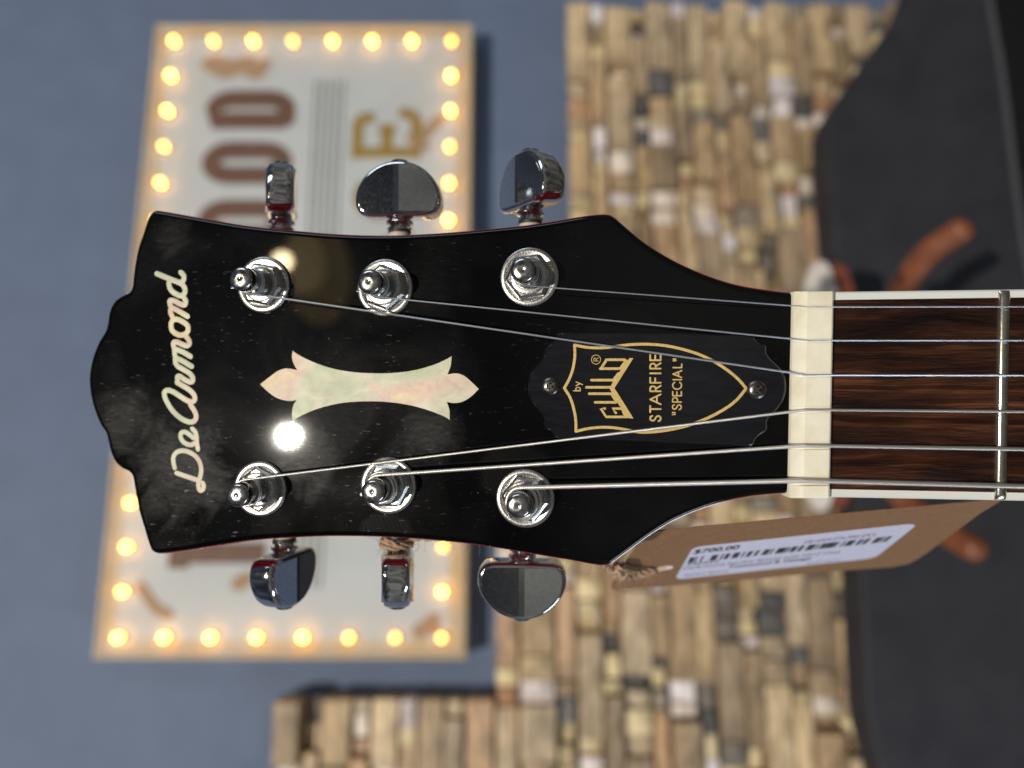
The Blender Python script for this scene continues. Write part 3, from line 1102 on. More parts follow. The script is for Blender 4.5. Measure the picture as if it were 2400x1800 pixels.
# ---- stroke lettering for the truss rod cover
GL = {
    'S': [[(0.92, 0.80), (0.80, 0.95), (0.55, 1.0), (0.25, 0.95), (0.12, 0.76), (0.28, 0.58), (0.55, 0.49), (0.82, 0.38), (0.92, 0.20), (0.75, 0.04), (0.45, 0.0), (0.18, 0.06), (0.05, 0.22)]],
    'T': [[(0, 1), (1, 1)], [(0.5, 1), (0.5, 0)]],
    'A': [[(0, 0), (0.5, 1)], [(0.5, 1), (1, 0)], [(0.2, 0.36), (0.8, 0.36)]],
    'R': [[(0.08, 0), (0.08, 1)], [(0.08, 1), (0.5, 1), (0.82, 0.93), (0.92, 0.74), (0.80, 0.55), (0.5, 0.48), (0.08, 0.48)], [(0.48, 0.48), (1, 0)]],
    'F': [[(0.08, 0), (0.08, 1)], [(0.08, 1), (0.95, 1)], [(0.08, 0.52), (0.85, 0.52)]],
    'I': [[(0.5, 0), (0.5, 1)]],
    'E': [[(0.08, 0), (0.08, 1)], [(0.08, 1), (0.95, 1)], [(0.08, 0.52), (0.88, 0.52)], [(0.08, 0), (0.95, 0)]],
    'P': [[(0.08, 0), (0.08, 1)], [(0.08, 1), (0.5, 1), (0.85, 0.92), (0.95, 0.72), (0.82, 0.52), (0.5, 0.44), (0.08, 0.44)]],
    'C': [[(0.98, 0.80), (0.78, 0.96), (0.5, 1.0), (0.18, 0.86), (0.03, 0.5), (0.18, 0.14), (0.5, 0.0), (0.78, 0.04), (0.98, 0.20)]],
    'L': [[(0.08, 1), (0.08, 0)], [(0.08, 0), (0.95, 0)]],
    '"': [[(0.2, 1), (0.25, 0.70)], [(0.8, 1), (0.75, 0.70)]],
    'b': [[(0.05, 0), (0.05, 1)], [(0.05, 0.35), (0.3, 0.62), (0.7, 0.62), (0.95, 0.32), (0.7, 0.02), (0.3, 0.02), (0.05, 0.3)]],
    'y': [[(0.02, 0.62), (0.5, 0.05)], [(0.98, 0.62), (0.3, -0.32)]],
}
TC = 2.0 * MM         # cover is 2 mm proud


def zoomA(x, y):      # measured detail coordinates -> photo pixels
    return (1320 + 0.13264 * x, 800 + 0.13264 * y)


cover_px = [(1306, 780.5), (1360, 779), (1430, 778.5), (1516, 779), (1600, 780.5), (1690, 784), (1766, 788), (1773, 798), (1782, 804), (1796, 809), (1798, 828), (1811, 844.5), (1833, 866.6), (1842.5, 892), (1842.5, 920.4), (1833, 945.7), (1814, 969.5), (1800, 985), (1798, 1009), (1784, 1020), (1772, 1030), (1764, 1046),
            (1706, 1044), (1600, 1040), (1453, 1034), (1360, 1030), (1304.5, 1028), (1291.8, 1012), (1277.5, 1002.7), (1274.4, 980.5), (1257, 958.4), (1241, 933), (1237, 904.6), (1244, 873), (1263, 847.6), (1274.4, 831.8), (1277.5, 814.4), (1295, 800)]
cv = plane2(cover_px, True, 4, TC)
mb = MB()
slab(mb, cv, [(0, 0.02 * MM), (0, TC - 0.45 * MM), (0.10 * MM, TC - 0.25 * MM), (0.5 * MM, TC)], O2, HX, HZ, NRM)
cover = mb.build('truss_rod_cover', PLATE, guitar, True)


def TP(x, y, k=0):
    return HP(x, y, TC + 0.004 * MM + k * 0.0015 * MM)


def gold_strokes(name, paths, wpx, curve=False, caps=True):
    mb = MB()
    for i, p in enumerate(paths):
        if curve and len(p) > 2:
            q = [(v.x, v.y) for v in catmull([Vector((x, y, 0)) for x, y in p], 5)]
        else:
            q = p
        stroke(mb, [TP(x, y, i) for x, y in q], wpx / 2 / F * 0.162, 0.03 * MM, NRM, 6, caps)
    return mb.build(name, GOLD, cover)


sh = [[(1346.5, 808.6), (1373, 813.6), (1399.6, 815.3), (1426, 814.2), (1446, 811.4), (1479, 807.6), (1519, 806.8), (1558.8, 810), (1600, 818.6), (1643, 832.5), (1690.6, 857.5), (1731.7, 890), (1749, 911)],
      [(1749, 911), (1722, 941.6), (1674.8, 972), (1611.5, 997.6), (1548, 1010.6), (1500.7, 1013), (1479, 1009.5), (1452.6, 1004.4), (1426, 1001.6), (1399.6, 1002), (1373, 1005.6), (1349.8, 1011)],
      [(1349.8, 1011), (1349.6, 985.7), (1345, 959), (1336.6, 932.6), (1322.7, 909.4)], [(1322.7, 909.4), (1334.6, 887.5), (1342.8, 863.7), (1347.4, 833), (1346.5, 808.6)]]
gold_strokes('shield_line', sh, 6.6, True)
zz = lambda pts: [zoomA(*p) for p in pts]
gl = [zz(p) for p in (
    [(655, 482), (1010, 482)], [(668, 478), (765, 328)], [(760, 325), (1085, 325), (1125, 350)], [(1105, 345), (1010, 480)],
    [(500, 685), (890, 685)], [(410, 812), (850, 812)], [(460, 925), (850, 925)], [(565, 1078), (930, 1078)],
    [(735, 1188), (665, 1188), (760, 1335), (1130, 1335)], [(1025, 1188), (870, 1188), (930, 1262)])]
mbg = MB()
for i, p in enumerate(gl):
    stroke(mbg, [TP(x, y, i) for x, y in p], 46 * 0.13264 / 2 / F * 0.162, 0.03 * MM, NRM, 6, True)
band_poly = [(1172, 297), (1240, 297), (905, 825), (1242, 1362), (1165, 1362), (1060, 1300), (1015, 1165), (955, 1080), (935, 1100), (840, 950), (870, 925), (815, 825), (850, 775), (885, 690), (880, 655), (960, 553), (1000, 540), (1030, 470), (1100, 380)]
bp = [zoomA(*p) for p in band_poly]
mbg.add([TP(x, y, 16) for x, y in bp], [list(range(len(bp)))])
mbg.build('emblem', GOLD, cover)


def word(name, chars, base, top, wpx):
    """chars: (glyph, y_start, y_end) in detail coordinates; base/top: functions y -> x"""
    paths = []
    for g, y0, y1 in chars:
        for p in GL[g]:
            q = [Vector((a, b, 0)) for a, b in p]
            if len(q) > 4:
                q = catmull(q, 4)
            pp = []
            for v in q:
                y = y0 + (y1 - y0) * v.x
                bx, tx = base(y), top(y)
                pp.append(zoomA(bx + (tx - bx) * v.y, y))
            paths.append(pp)
    return gold_strokes(name, paths, wpx)


word('word_print', [('S', 1415, 1310), ('T', 1252, 1142), ('A', 1112, 938), ('R', 890, 785), ('F', 740, 638), ('I', 600, 530), ('R', 490, 385), ('E', 343, 236)], lambda y: 1722, lambda y: 1538, 4.0)
word('word_print', [('"', 1305, 1245), ('S', 1210, 1115), ('P', 1080, 990), ('E', 968, 885), ('C', 850, 722), ('I', 700, 655), ('A', 638, 518), ('L', 470, 398), ('"', 355, 300)], lambda y: 2085 + (1200 - y) * 0.012, lambda y: 1932 + (1200 - y) * 0.014, 3.2)
word('word_print', [('b', 878, 808), ('y', 785, 715)], lambda y: 302, lambda y: 182, 2.6)
ring = [zoomA(580 + 80 * math.cos(2 * math.pi * i / 28), 322 + 80 * math.sin(2 * math.pi * i / 28)) for i in range(30)]
rp = []
for p in GL['R']:
    q = [Vector((a, b, 0)) for a, b in p]
    if len(q) > 4:
        q = catmull(q, 4)
    rp.append([zoomA(618 - 76 * v.y, 352 - 62 * v.x) for v in q])
gold_strokes('registered_mark', [ring] + rp, 1.7)

# cover screws
for (sx, sy) in ((1290, 905), (1773, 913)):
    ctr = HP(sx, sy, TC)
    mb = MB()
    lathe(mb, [(2.0 * MM, -0.1 * MM), (2.0 * MM, 0.35 * MM), (1.8 * MM, 0.6 * MM), (1.2 * MM, 0.85 * MM), (0.75 * MM, 0.9 * MM), (0.55 * MM, 0.3 * MM), (0, 0.25 * MM)], ctr, HX, HZ, NRM, 24)
    sc_ = mb.build('screw', DARKMETAL, cover, True)
    mb = MB()
    for k_ in range(2):
        ax_ = HX * math.cos(0.6 + k_ * math.pi / 2) + HZ * math.sin(0.6 + k_ * math.pi / 2)
        ay_ = NRM.cross(ax_)
        slab(mb, [(-1.15 * MM, -0.22 * MM), (1.15 * MM, -0.22 * MM), (1.15 * MM, 0.22 * MM), (-1.15 * MM, 0.22 * MM)], [(0, 0.5 * MM), (0, 0.905 * MM + k_ * 0.004 * MM)], ctr, ax_, ay_, NRM)
    # cross recess as dark inset bars sitting in the head
    mb.build('screw_slot', RUBBER, cover)

# ---- tuning machines
tun = [  # post base, knob base, turn, side (+1 = towards picture top)
    ((620, 668), (660, 514), 66, 1), ((904, 675), (937, 514), -4, 1), ((1242, 650), (1243, 492), 50, 1),
    ((612, 1145), (667, 1292), -83, -1), ((912, 1137), (932, 1288), 75, -1), ((1232, 1167), (1224, 1311), -6, -1)]
posts = []
kout = [(-7.6, 0.15), (-9.4, 0.8), (-10.5, 2.2), (-10.9, 4.2), (-10.6, 6.6), (-9.4, 9.2), (-7.3, 11.6), (-4.6, 13.3), (-1.8, 14.1), (1.8, 14.1), (4.6, 13.3), (7.3, 11.6), (9.4, 9.2), (10.6, 6.6), (10.9, 4.2), (10.5, 2.2), (9.4, 0.8), (7.6, 0.15), (4, 0.0), (0, -0.05), (-4, 0.0)]
names = ['third string', 'second string', 'first string', 'fourth string', 'fifth string', 'sixth string']
for i, (pb, kb, turn, side) in enumerate(tun):
    o = HP(pb[0], pb[1], 0.0)
    posts.append(o)
    rot = random.uniform(0, 1)
    ax = HX * math.cos(rot) + HZ * math.sin(rot)
    ay = NRM.cross(ax)
    mb = MB()
    lathe(mb, [(6.7 * MM, 0.0), (6.75 * MM, 0.35 * MM), (6.55 * MM, 0.75 * MM), (6.1 * MM, 0.95 * MM), (5.6 * MM, 0.92 * MM), (5.2 * MM, 0.75 * MM), (4.0 * MM, 0.75 * MM)], o, ax, ay, NRM, 48)
    tm = mb.build('tuning_machine', NICKEL, guitar, True)
    mb = MB()
    hexa = [(5.35 * MM * math.cos(math.pi / 3 * k_), 5.35 * MM * math.sin(math.pi / 3 * k_)) for k_ in range(6)]
    slab(mb, hexa, [(0, 0.6 * MM), (0, 1.7 * MM), (0.55 * MM, 2.15 * MM)], o, ax, ay, NRM, cap1=False)
    lathe(mb, [(4.25 * MM, 2.12 * MM), (3.9 * MM, 2.3 * MM), (3.3 * MM, 2.3 * MM), (3.2 * MM, 1.6 * MM)], o, ax, ay, NRM, 32)
    mb.add([o + ax * a + ay * b + NRM * (2.14 * MM) for a, b in inset2(hexa, 0.55 * MM)], [[0, 1, 2, 3, 4, 5]])
    mb.build('hex_nut', NICKEL, tm, True)
    mb = MB()
    lathe(mb, [(3.05 * MM, 1.0 * MM), (3.05 * MM, 5.0 * MM), (2.95 * MM, 5.5 * MM), (2.72 * MM, 6.2 * MM), (2.64 * MM, 7.2 * MM), (2.66 * MM, 8.2 * MM), (2.74 * MM, 8.8 * MM), (2.74 * MM, 10.5 * MM), (2.62 * MM, 10.95 * MM), (2.35 * MM, 11.25 * MM), (1.9 * MM, 11.42 * MM), (1.2 * MM, 11.54 * MM), (0.5 * MM, 11.6 * MM), (0.25 * MM, 11.5 * MM), (0, 11.45 * MM)], o, ax, ay, NRM, 36)
    mb.build('post', POSTM, tm, True)
    # knob, on a shaft behind the headstock edge
    D = HX * side
    kbp = HP(kb[0], kb[1], -16 * MM)
    a = math.radians(turn)
    KN = (NRM * math.cos(a) + HZ * math.sin(a)).normalized()
    KS = D.cross(KN).normalized()
    ko = [(v.x * MM, v.y * MM) for v in catmull([Vector((x, y)) for x, y in kout], 3, True)]
    if area2(ko) < 0:
        ko.reverse()
    mb = MB()
    n = len(ko)
    rings = []
    prof = [(1.25, 3.35), (0.75, 3.3), (0.3, 2.95), (0.06, 2.3), (0, 1.2), (0, 0), (0, -1.2), (0.06, -2.3), (0.3, -2.95), (0.75, -3.3), (1.25, -3.35)]
    verts, faces = [], []
    for ins, h in prof:
        verts += [kbp + KS * x + D * y + KN * (h * MM) for x, y in inset2(ko, ins * MM)]
    for r in range(len(prof) - 1):
        for j in range(n):
            j2 = (j + 1) % n
            faces.append([r * n + j, r * n + j2, (r + 1) * n + j2, (r + 1) * n + j])
    mb.add(verts, faces)
    kn = mb.build('knob', CHROME, tm, 'all')
    # flat faces with a shallow centre ridge
    mb = MB()
    for sgn_, h in ((1, 3.35), (-1, -3.35)):
        q = inset2(ko, 1.25 * MM)
        RW = 0.7 * MM
        roof = lambda x: sgn_ * (0.02 + 0.72 * max(0.0, 1 - max(0.0, abs(x) - RW) / (9.0 * MM))) * MM
        for lo_, hi_ in ((-1.0, -RW), (-RW, RW), (RW, 1.0)):
            pl = list(q)
            for lim, sg in ((lo_, 1), (hi_, -1)):
                nl = []
                for j_ in range(len(pl)):
                    p1, p2 = pl[j_], pl[(j_ + 1) % len(pl)]
                    d1, d2 = sg * (p1[0] - lim), sg * (p2[0] - lim)
                    if d1 >= 0:
                        nl.append(p1)
                    if (d1 >= 0) != (d2 >= 0):
                        tt = d1 / (d1 - d2)
                        nl.append((p1[0] + (p2[0] - p1[0]) * tt, p1[1] + (p2[1] - p1[1]) * tt))
                pl = nl
            mb.add([kbp + KS * x + D * y + KN * (h * MM + roof(x)) for x, y in pl], [list(range(len(pl)))])
        # thin rim closing the step
        mb.add([kbp + KS * x + D * y + KN * (h * MM) for x, y in q] + [kbp + KS * x + D * y + KN * (h * MM + roof(x)) for x, y in q], [[j, (j + 1) % n, n + (j + 1) % n, n + j] for j in range(n)])
    mb.build('knob_face', CHROME, tm)
    mb = MB()
    lathe(mb, [(2.2 * MM, 13.9 * MM), (2.2 * MM, 14.55 * MM), (1.9 * MM, 14.8 * MM), (0, 14.85 * MM)], kbp, KS, KN, D, 24)
    mb.build('knob_screw', CHROME, tm, True)
    mb = MB()
    lathe(mb, [(2.6 * MM, 0.8 * MM), (2.7 * MM, -0.1 * MM), (3.3 * MM, -0.5 * MM), (3.5 * MM, -1.0 * MM), (3.3 * MM, -1.5 * MM), (2.6 * MM, -1.7 * MM), (2.5 * MM, -2.1 * MM), (3.2 * MM, -2.4 * MM), (3.2 * MM, -2.9 * MM), (2.3 * MM, -3.0 * MM)], kbp, KS, KN, D, 28)
    mb.build('collar', CHROME, tm, True)
    mb = MB()
    lathe(mb, [(2.9 * MM, -2.9 * MM), (2.9 * MM, -3.6 * MM), (2.4 * MM, -3.7 * MM)], kbp, KS, KN, D, 24)
    mb.build('black_ring', RUBBER, tm, True)
    mb = MB()
    lathe(mb, [(2.75 * MM, -3.6 * MM), (2.75 * MM, -9 * MM)], kbp, KS, KN, D, 24)
    mb.build('shaft', PLASTIC_W, tm, True)
    mb = MB()
    gb = kbp - D * 13 * MM
    slab(mb, [(-6.5 * MM, -4.5 * MM), (6.5 * MM, -4.5 * MM), (6.5 * MM, 4.5 * MM), (-6.5 * MM, 4.5 * MM)], [(0.6 * MM, -6 * MM), (0, -5 * MM), (0, 1.9 * MM)], gb, HX, HZ, NRM)
    mb.build('gear_housing', CHROME, tm, True)

# ---- neck, fretboard, binding, fret
FN = Vector((0, -1, 0))
def edge_y(px, top):       # outer binding edges in the photo
    return (684 - (px - 1951) * 6.0 / 449) if top else (1165.5 + (px - 1951) * 8.5 / 449)
X0, X1 = 1945, 2780
def strip(y_a, y_b, h0, h1, name, m, parent, px0=X0, px1=X1):
    mb = MB()
    vs = []
    for px in (px0, px1):
        ya, yb = y_a(px), y_b(px)
        vs += [FP(px, ya, h1), FP(px, yb, h1), FP(px, yb, h1) - FN * (h1 - h0), FP(px, ya, h1) - FN * (h1 - h0)]
    mb.add(vs, [[0, 1, 2, 3], [4, 5, 6, 7], [0, 1, 5, 4], [1, 2, 6, 5], [2, 3, 7, 6], [3, 0, 4, 7]])
    return mb.build(name, m, parent)
board_ = strip(lambda p: edge_y(p, 1) + 18, lambda p: edge_y(p, 0) - 18, -5.5 * MM, 0.0, 'fretboard', ROSE, guitar)
for top in (1, 0):
    s_ = -1 if top else 1
    mb = MB()
    pa = [FP(X0, edge_y(X0, top)), FP(X1, edge_y(X1, top))]
    pi = [FP(X0, edge_y(X0, top) - s_ * 19), FP(X1, edge_y(X1, top) - s_ * 19)]
    out_dir = HX * (1 if top else -1)
    vs = []
    for a, b in zip(pa, pi):
        vs += [b + FN * 0.02 * MM, a + FN * 0.02 * MM - out_dir * 0.35 * MM, a - FN * 0.3 * MM, a - FN * 5.6 * MM, b - FN * 5.6 * MM]
    mb.add(vs, [[0, 1, 6, 5], [1, 2, 7, 6], [2, 3, 8, 7], [3, 4, 9, 8], [0, 1, 2, 3, 4], [5, 6, 7, 8, 9]])
    mb.build('binding', BIND, board_)
# neck back
mb = MB()
prof = []
vs, fs = [], []
M_ = 16
for px in (1850, X1):
    a, b = FP(px, edge_y(px, 1) + 3), FP(px, edge_y(px, 0) - 3)
    c_ = (a + b) / 2
    hw_ = (a - b).length / 2
    for k_ in range(M_ + 1):
        an_ = math.pi * k_ / M_
        vs.append(c_ + HX * (hw_ * math.cos(an_)) - FN * (5.6 * MM + 14 * MM * math.sin(an_) ** 0.8))
for k_ in range(M_):
    fs.append([k_, k_ + 1, M_ + 2 + k_, M_ + 1 + k_])
fs.append(list(range(M_ + 1)))
fs.append(list(range(M_ + 1, 2 * M_ + 2)))
fs.append([0, M_, 2 * M_ + 1, M_ + 1])
mb.add(vs, fs)
mb.build('neck', RED, guitar, True)
# fret
mb = MB()
pa, pb = FP(2352.5, edge_y(2352, 1) + 2), FP(2343, edge_y(2343, 0) - 2)
ax_ = (pb - pa).normalized()
sd = ax_.cross(FN).normalized()
fr = []
for k_ in range(9):
    an_ = math.pi * k_ / 8
    fr.append((1.22 * MM * math.cos(an_), 1.05 * MM * math.sin(an_) ** 0.8 if 0 < k_ < 8 else 0.0))
vs = []
Lf = (pb - pa).length
for t_, sc_ in ((0.0, 0.25), (0.6 * MM, 0.8), (1.2 * MM, 1.0), (Lf - 1.2 * MM, 1.0), (Lf - 0.6 * MM, 0.8), (Lf, 0.25)):
    vs += [pa + ax_ * t_ + sd * x + FN * (y * sc_ - 0.01 * MM) for x, y in fr]
fs = [[r * 9 + k_, r * 9 + k_ + 1, (r + 1) * 9 + k_ + 1, (r + 1) * 9 + k_] for r in range(5) for k_ in range(8)]
fs += [list(range(9)), list(range(45, 54))]
mb.add(vs, fs)
mb.build('fret', FRET, board_, True)

# ---- nut with string slots
ys_nut = [719.5, 798, 879, 961, 1045, 1127.5]
ys_end = [719, 798, 879.5, 964.6, 1053, 1140]
srad = [0.14 * MM, 0.18 * MM, 0.23 * MM, 0.33 * MM, 0.46 * MM, 0.59 * MM]
NT_H = 1.9 * MM
stations = [(683, 0), (690, 0)]
for y, r in zip(ys_nut, srad):
    w = (r * 1.4 + 0.16 * MM) / (FB / F)
    dpt = r * 1.5 + 0.15 * MM
    stations += [(y - w - 0.4, 0), (y - w + 0.4, dpt), (y + w - 0.4, dpt), (y + w + 0.4, 0)]
stations += [(1161, 0), (1167.5, 0)]
vs, fs = [], []
SL = -0.020      # nut leans a little in the photo: x shifts with y
for q, (y, dpt) in enumerate(stations):
    dx = (y - 925) * SL
    endc = 0.35 * MM if q in (0, len(stations) - 1) else 0.0
    prof = [(1949 + dx, -5 * MM), (1949 + dx, NT_H - 0.35 * MM - endc - dpt * 0.9), (1946 + dx, NT_H - endc - dpt * 0.85), (1888 + dx, NT_H - 0.1 * MM - endc - dpt), (1858 + dx, -0.2 * MM - dpt * 0.25), (1856.5 + dx, -0.7 * MM), (1856.5 + dx, -5 * MM)]
    for (px, h) in prof:
        vs.append(FP(px, y, max(h, 0)) - FN * (max(h, 0) - h))
m_ = 7
for q in range(len(stations) - 1):
    for k_ in range(m_):
        k2 = (k_ + 1) % m_
        fs.append([q * m_ + k_, q * m_ + k2, (q + 1) * m_ + k2, (q + 1) * m_ + k_])
fs += [list(range(m_)), list(range((len(stations) - 1) * m_, len(stations) * m_))]
mb = MB()
mb.add(vs, fs)
mb.build('nut', BONE, guitar, True)

# ---- strings
post_of = [2, 1, 0, 3, 4, 5]
hang_px = [(1228, 676), (884, 698), (594, 692), (622, 1121), (868, 1110), (1232, 1130)]
snames = ['thin plain first string', 'plain second string', 'plain third string', 'wound fourth string', 'wound fifth string', 'thick wound sixth string']
for i in range(6):
    o = posts[post_of[i]]
    r = srad[i]
    y0, y1 = ys_nut[i], ys_end[i]
    dx = (y0 - 925) * SL
    hs_ = NT_H - r * 0.7 - 0.05 * MM
    slope = (y1 - y0) / (2400 - 1947)
    path = [FP(2760, y0 + slope * (2760 - 1947), 2.6 * MM), FP(1947 + dx, y0, hs_ + 0.25 * MM), FP(1890 + dx, y0 - slope * 55, hs_ + 0.05 * MM)]
    hwrap = 6.9 * MM
    rp = 2.66 * MM + r
    # tangent point on the inner side of the post
    side = -1 if i < 3 else 1          # inner side: towards picture bottom for the top row
    c_ = o + NRM * hwrap
    pstart = path[-1]
    d = pstart - c_
    dxy = Vector((d.dot(HX), d.dot(HZ)))
    Ld = dxy.length
    base_a = math.atan2(dxy.y, dxy.x)
    off = math.acos(rp / Ld)
    cand = [base_a + off, base_a - off]
    cand.sort(key=lambda a: side * math.cos(a))
    a0 = cand[-1]
    # unwind so that the string continues round the far side
    tdir = 1 if ((a0 - base_a + math.pi) % (2 * math.pi) - math.pi) > 0 else -1
    helix = []
    turns = 3.2 if i < 3 else (2.3 if i < 5 else 1.9)
    N = int(turns * 28)
    pitch = max(2 * r * 1.04, 0.3 * MM)
    for k_ in range(N + 1):
        t_ = k_ / 28
        a = a0 + tdir * 2 * math.pi * t_
        rr = rp if t_ * pitch < 1.2 * MM else rp + min(0.75 * MM, (t_ * pitch - 1.2 * MM) * 0.7)
        helix.append(c_ + HX * (rr * math.cos(a)) + HZ * (rr * math.sin(a)) - NRM * (pitch * t_))
    # tail end of the string poking out of the winding
    e_ = helix[-1]
    rad_dir = (e_ - (c_ - NRM * (pitch * turns))).normalized()
    full = path + helix + [e_ + rad_dir * 0.8 * MM + NRM * 0.5 * MM, e_ + rad_dir * (1.9 * MM if i < 3 else 1.0 * MM) + NRM * 1.3 * MM]
    mb = MB()
    if i < 3:
        tube(mb, full, r, 8)
        mb.build('string', STEEL, guitar, True)['label'] = snames[i]
    else:
        # wound string: ridged by its wrap wire
        dense, rads = [], []
        step = 0.085 * MM if i == 3 else (0.11 * MM if i == 4 else 0.13 * MM)
        cnt = 0
        for a, b in zip(full, full[1:]):
            L = (b - a).length
            nst = max(1, int(L / step))
            for k_ in range(nst):
                dense.append(a + (b - a) * (k_ / nst))
                rads.append(r * (1.0, 0.985, 0.80)[cnt % 3])
                cnt += 1
        tube(mb, dense, rads, 9)
        mb.build('string', WOUND, guitar, 'all')['label'] = snames[i]

# ------------------------------------------------------------------ price tag
E1 = Vector((0.0, 0.028, 0.0)) + Vector((0.1, 0, -1.0))     # reading direction: right in the picture
E1 = Vector((0.1, 0.028, -1.0)).normalized()
E2 = Vector((-0.598, 1.0, -0.032))
E2 = (E2 - E1 * E2.dot(E1)).normalized()
TN = E1.cross(E2).normalized()
if TN.y > 0:
    TN = -TN
T0 = at(1624, 1282.5, 0.193)


def TG(px, py, h=0.0):
    return on_plane(px, py, T0 + TN * h, TN)


def tuv(px, py):
    d = TG(px, py) - T0
    return d.dot(E1), d.dot(E2)


def tpt(a, b, h):
    return T0 + E1 * a + E2 * b + TN * h


ptag = thing('price_tag', 'brown kraft price tag with white barcode label hanging below the headstock', 'price tag', TG(1560, 1330))
card_px = [(1438, 1384), (1432, 1374), (1490, 1282), (1512, 1252), (1530, 1246), (2335, 1173), (2346, 1174), (2298, 1203), (2178, 1292), (2152, 1310), (2128, 1322), (2088, 1329.5), (1977, 1337), (1700, 1363)]
cq = [tuv(*p) for p in card_px]
hole_c = tuv(1555, 1334)
# hole drawn as an ellipse in the photo; a round hole on the card
hr = 2.9 * MM
hole = [(hole_c[0] + hr * math.cos(2 * math.pi * i / 24), hole_c[1] + hr * math.sin(2 * math.pi * i / 24)) for i in range(24)]
bm = bmesh.new()
for h in (0.0, -0.35 * MM):
    lo = [[bm.verts.new(tpt(a, b, h)) for a, b in cq], [bm.verts.new(tpt(a, b, h)) for a, b in hole]]
    ed = []
    for L_ in lo:
        for j in range(len(L_)):
            ed.append(bm.edges.new((L_[j], L_[(j + 1) % len(L_)])))
    bmesh.ops.triangle_fill(bm, use_beauty=True, edges=ed, normal=TN)
    if h == 0.0:
        first = lo
for A, B in zip(first, lo):
    for j in range(len(A)):
        j2 = (j + 1) % len(A)
        bm.faces.new((A[j], A[j2], B[j2], B[j]))
bmesh.ops.recalc_face_normals(bm, faces=bm.faces)
me = bpy.data.meshes.new('card')
bm.to_mesh(me)
bm.free()
me.materials.append(KRAFT)
card = bpy.data.objects.new('card', me)
COL.objects.link(card)
adopt(card, ptag)
# label
LW = (tuv(2149, 1229)[0])
LH = tuv(1581, 1358)[1]
rc = 3.0 * MM
lab = []
for cx, cy, a0 in ((rc, rc, 180), (LW - rc, rc, 270), (LW - rc, LH - rc, 0), (rc, LH - rc, 90)):
    for k_ in range(7):
        a = math.radians(a0 + 15 * k_)
        lab.append((cx + rc * math.cos(a), cy + rc * math.sin(a)))
mb = MB()
slab(mb, lab, [(0, 0.01 * MM), (0, 0.10 * MM)], T0, E1, E2, TN)
label = mb.build('label', PAPER, ptag)
# barcode
bars = [(1570 + 0.14014 * x, 0.14014 * w) for x, w in ((290, 80), (390, 25), (485, 30), (650, 100), (815, 30), (880, 70), (1010, 100), (1170, 30), (1250, 70), (1380, 50), (1510, 95), (1640, 30), (1735, 105))]
bars += [(1820 + 0.14467 * x, 0.14467 * w) for x, w in ((10, 75), (110, 30), (175, 85), (305, 60), (435, 110), (585, 30), (655, 70), (740, 130), (895, 25), (990, 30), (1060, 110), (1240, 60), (1340, 65), (1500, 90), (1620, 30), (1680, 60))]
bars.insert(13, (1570 + 0.14014 * 1895, 4.0))
mb = MB()
b0, b1 = tuv(1623, 1305.5)[1], tuv(1610.6, 1318.8)[1]
for x, w in bars:
    yb = 1318.8 + (x - 1610.6) * (1272 - 1318.8) / (2063 - 1610.6)
    ua, ub = tuv(x, yb)[0], tuv(x + w, yb)[0]
    mb.add([tpt(ua, b0, 0.13 * MM), tpt(ub, b0, 0.13 * MM), tpt(ub, b1, 0.13 * MM), tpt(ua, b1, 0.13 * MM)], [[0, 1, 2, 3]])
mb.build('barcode', INK, label)


def text_mesh(body):
    cu = bpy.data.curves.new('lettering', 'FONT')
    cu.body = body
    cu.resolution_u = 3
    ob = bpy.data.objects.new('lettering', cu)
    COL.objects.link(ob)
    bpy.context.view_layer.update()
    dg = bpy.context.evaluated_depsgraph_get()
    me = bpy.data.meshes.new_from_object(ob.evaluated_get(dg))
    vs = [(v.co.x, v.co.y) for v in me.vertices]
    fs = [list(p.vertices) for p in me.polygons]
    bpy.data.objects.remove(ob)
    bpy.data.curves.remove(cu)
    bpy.data.meshes.remove(me)
    return vs, fs


def tag_text(body, pl, pr, hgt, bold=0.0):
    vs, fs = text_mesh(body)
    x0 = min(v[0] for v in vs)
    x1 = max(v[0] for v in vs)
    ua, va = tuv(*pl)
    ub, _ = tuv(*pr)
    sx = (ub - ua) / (x1 - x0)
    sy = hgt / 0.70
    mb = MB()
    for k_, dxx in enumerate((0.0,) if not bold else (-bold, bold)):
        mb.add([tpt(ua + (x - x0) * sx + dxx, va - y * sy, (0.13 + 0.01 * k_) * MM) for x, y in vs], fs)
    mb.build('print', INK, label)


tag_text('$700.00', (1625, 1297), (1729, 1285), 3.6 * MM, 0.12 * MM)
tag_text('DE-ARM-STR-FRE-SPCL', (1883, 1273), (2050, 1256), 2.4 * MM)
tag_text('990925', (1608, 1325.5), (1682, 1318), 2.5 * MM)
tag_text('DeArmond Starfire Special with Hard Case', (1601, 1334), (1964, 1297), 2.4 * MM)
tag_text('Tonewood & Vintage', (1705, 1331), (1899, 1309), 2.5 * MM, 0.1 * MM)
tag_text('Starfire Special', (1602, 1350), (1703, 1340), 2.0 * MM)
tag_text('Starfire Special', (1889, 1321), (1966, 1314), 1.5 * MM)

# ------------------------------------------------------------------ twine
tw = MB()
def twist(pts, r, turns_per_m=180):
    p = catmull(pts, 10)
    n = len(p)
    L = 0
    strands = [[], []]
    for i in range(n):
        if i:
            L += (p[i] - p[i - 1]).length
        t = (p[min(i + 1, n - 1)] - p[max(i - 1, 0)]).normalized()
        u = t.cross(Vector((0.3, 0.5, 0.8))).normalized()
        w = t.cross(u)
        for s_ in (0, 1):
            a = 2 * math.pi * L * turns_per_m + s_ * math.pi
            strands[s_].append(p[i] + (u * math.cos(a) + w * math.sin(a)) * r * 0.55)
    for s_ in strands:
        tube(tw, s_, r * 0.62, 7)
    return p


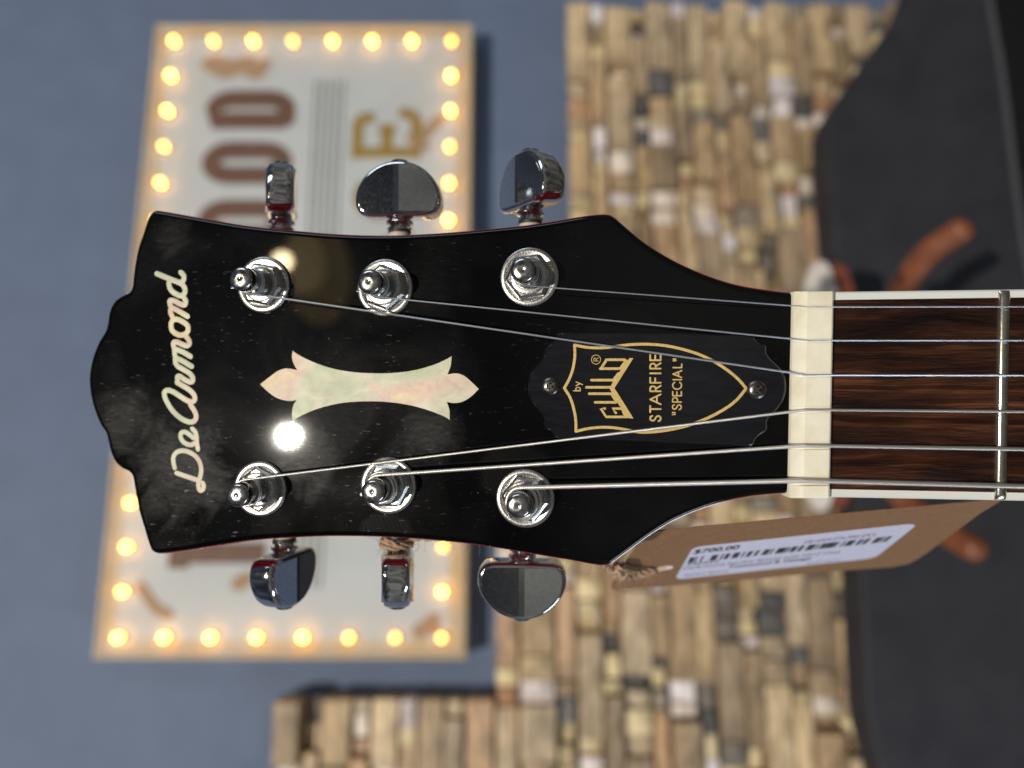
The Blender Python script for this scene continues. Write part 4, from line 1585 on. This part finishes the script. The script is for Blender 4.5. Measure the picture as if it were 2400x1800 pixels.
kc = HP(930, 1268, -16 * MM)      # the shaft of the fifth tuner
loop = [kc + (HZ * math.cos(a) + NRM * math.sin(a)) * 3.5 * MM + HX * (0.6 * MM * math.sin(2 * a)) for a in [2 * math.pi * i / 10 for i in range(12)]]
p_a = twist(loop, 0.75 * MM)
loop2 = [kc + HX * (-0.9 * MM) + (HZ * math.cos(a) + NRM * math.sin(a)) * 3.8 * MM for a in [2 * math.pi * i / 10 + 0.5 for i in range(12)]]
p_b = twist(loop2, 0.7 * MM)
hole3 = tpt(hole_c[0], hole_c[1], 0)
knot = TG(1440, 1340, 2.6 * MM)
path1 = [kc - HZ * 3 * MM + HX * 1 * MM, HP(1010, 1262, -17 * MM), HP(1150, 1270, -18 * MM), HP(1290, 1288, -18.5 * MM), TG(1400, 1318, 3 * MM), knot]
p_c = twist(path1, 0.75 * MM)
path2 = [knot + HX * 1.5 * MM, TG(1452, 1330, 3.6 * MM), TG(1475, 1338, 2.4 * MM), TG(1500, 1341, 1.8 * MM), TG(1520, 1338, 1.4 * MM), TG(1534, 1334, 0.5 * MM), hole3 - TN * 1.2 * MM - E1 * 2.3 * MM]
p_d = twist(path2, 0.62 * MM)
path3 = [knot - HX * 1.0 * MM, TG(1458, 1352, 2.6 * MM), TG(1485, 1354, 2.0 * MM), TG(1512, 1348, 1.6 * MM), TG(1534, 1338, 0.7 * MM), hole3 - TN * 1.4 * MM - E1 * 2.2 * MM]
p_e = twist(path3, 0.62 * MM)
kl = [knot + (E1 * math.cos(a) * 1.3 + E2 * math.sin(a) * 3.2 + TN * 1.2 * math.cos(a * 1.0 + 0.8)) * MM for a in [2 * math.pi * i / 9 for i in range(11)]]
p_f = twist(kl, 0.85 * MM)
kl = [knot + E1 * 1.6 * MM + (E1 * math.cos(a) * 1.1 + E2 * math.sin(a) * 2.8 + TN * 1.2 * math.sin(a + 0.4)) * MM for a in [2 * math.pi * i / 9 + 0.7 for i in range(11)]]
p_g = twist(kl, 0.8 * MM)
twine = tag(tw.build('twine', JUTE, None, 'all'), 'frayed brown jute twine tying the kraft price tag to a tuner', 'twine')
fz = MB()
rf = random.Random(4)
for src, cnt_, ln in ((p_a, 26, 7), (p_b, 16, 7), (p_c, 34, 5), (p_d, 26, 4.5), (p_e, 30, 5), (p_f, 22, 5), (p_g, 22, 5)):
    for _ in range(cnt_):
        p = rf.choice(src)
        d = Vector((rf.gauss(-0.5, 0.8), rf.gauss(-0.1, 0.6), rf.gauss(0, 0.8))).normalized()
        L = rf.uniform(0.3, 1.0) * ln * MM
        pts = [p]
        for k_ in range(7):
            d = (d + Vector((rf.gauss(0, 0.28), rf.gauss(0, 0.28), rf.gauss(0, 0.28)))).normalized()
            pts.append(pts[-1] + d * L / 7)
        tube(fz, pts, rf.uniform(0.025, 0.05) * MM, 4)
fo = fz.build('loose_fibres', JUTE, twine)
fo['kind'] = 'stuff'
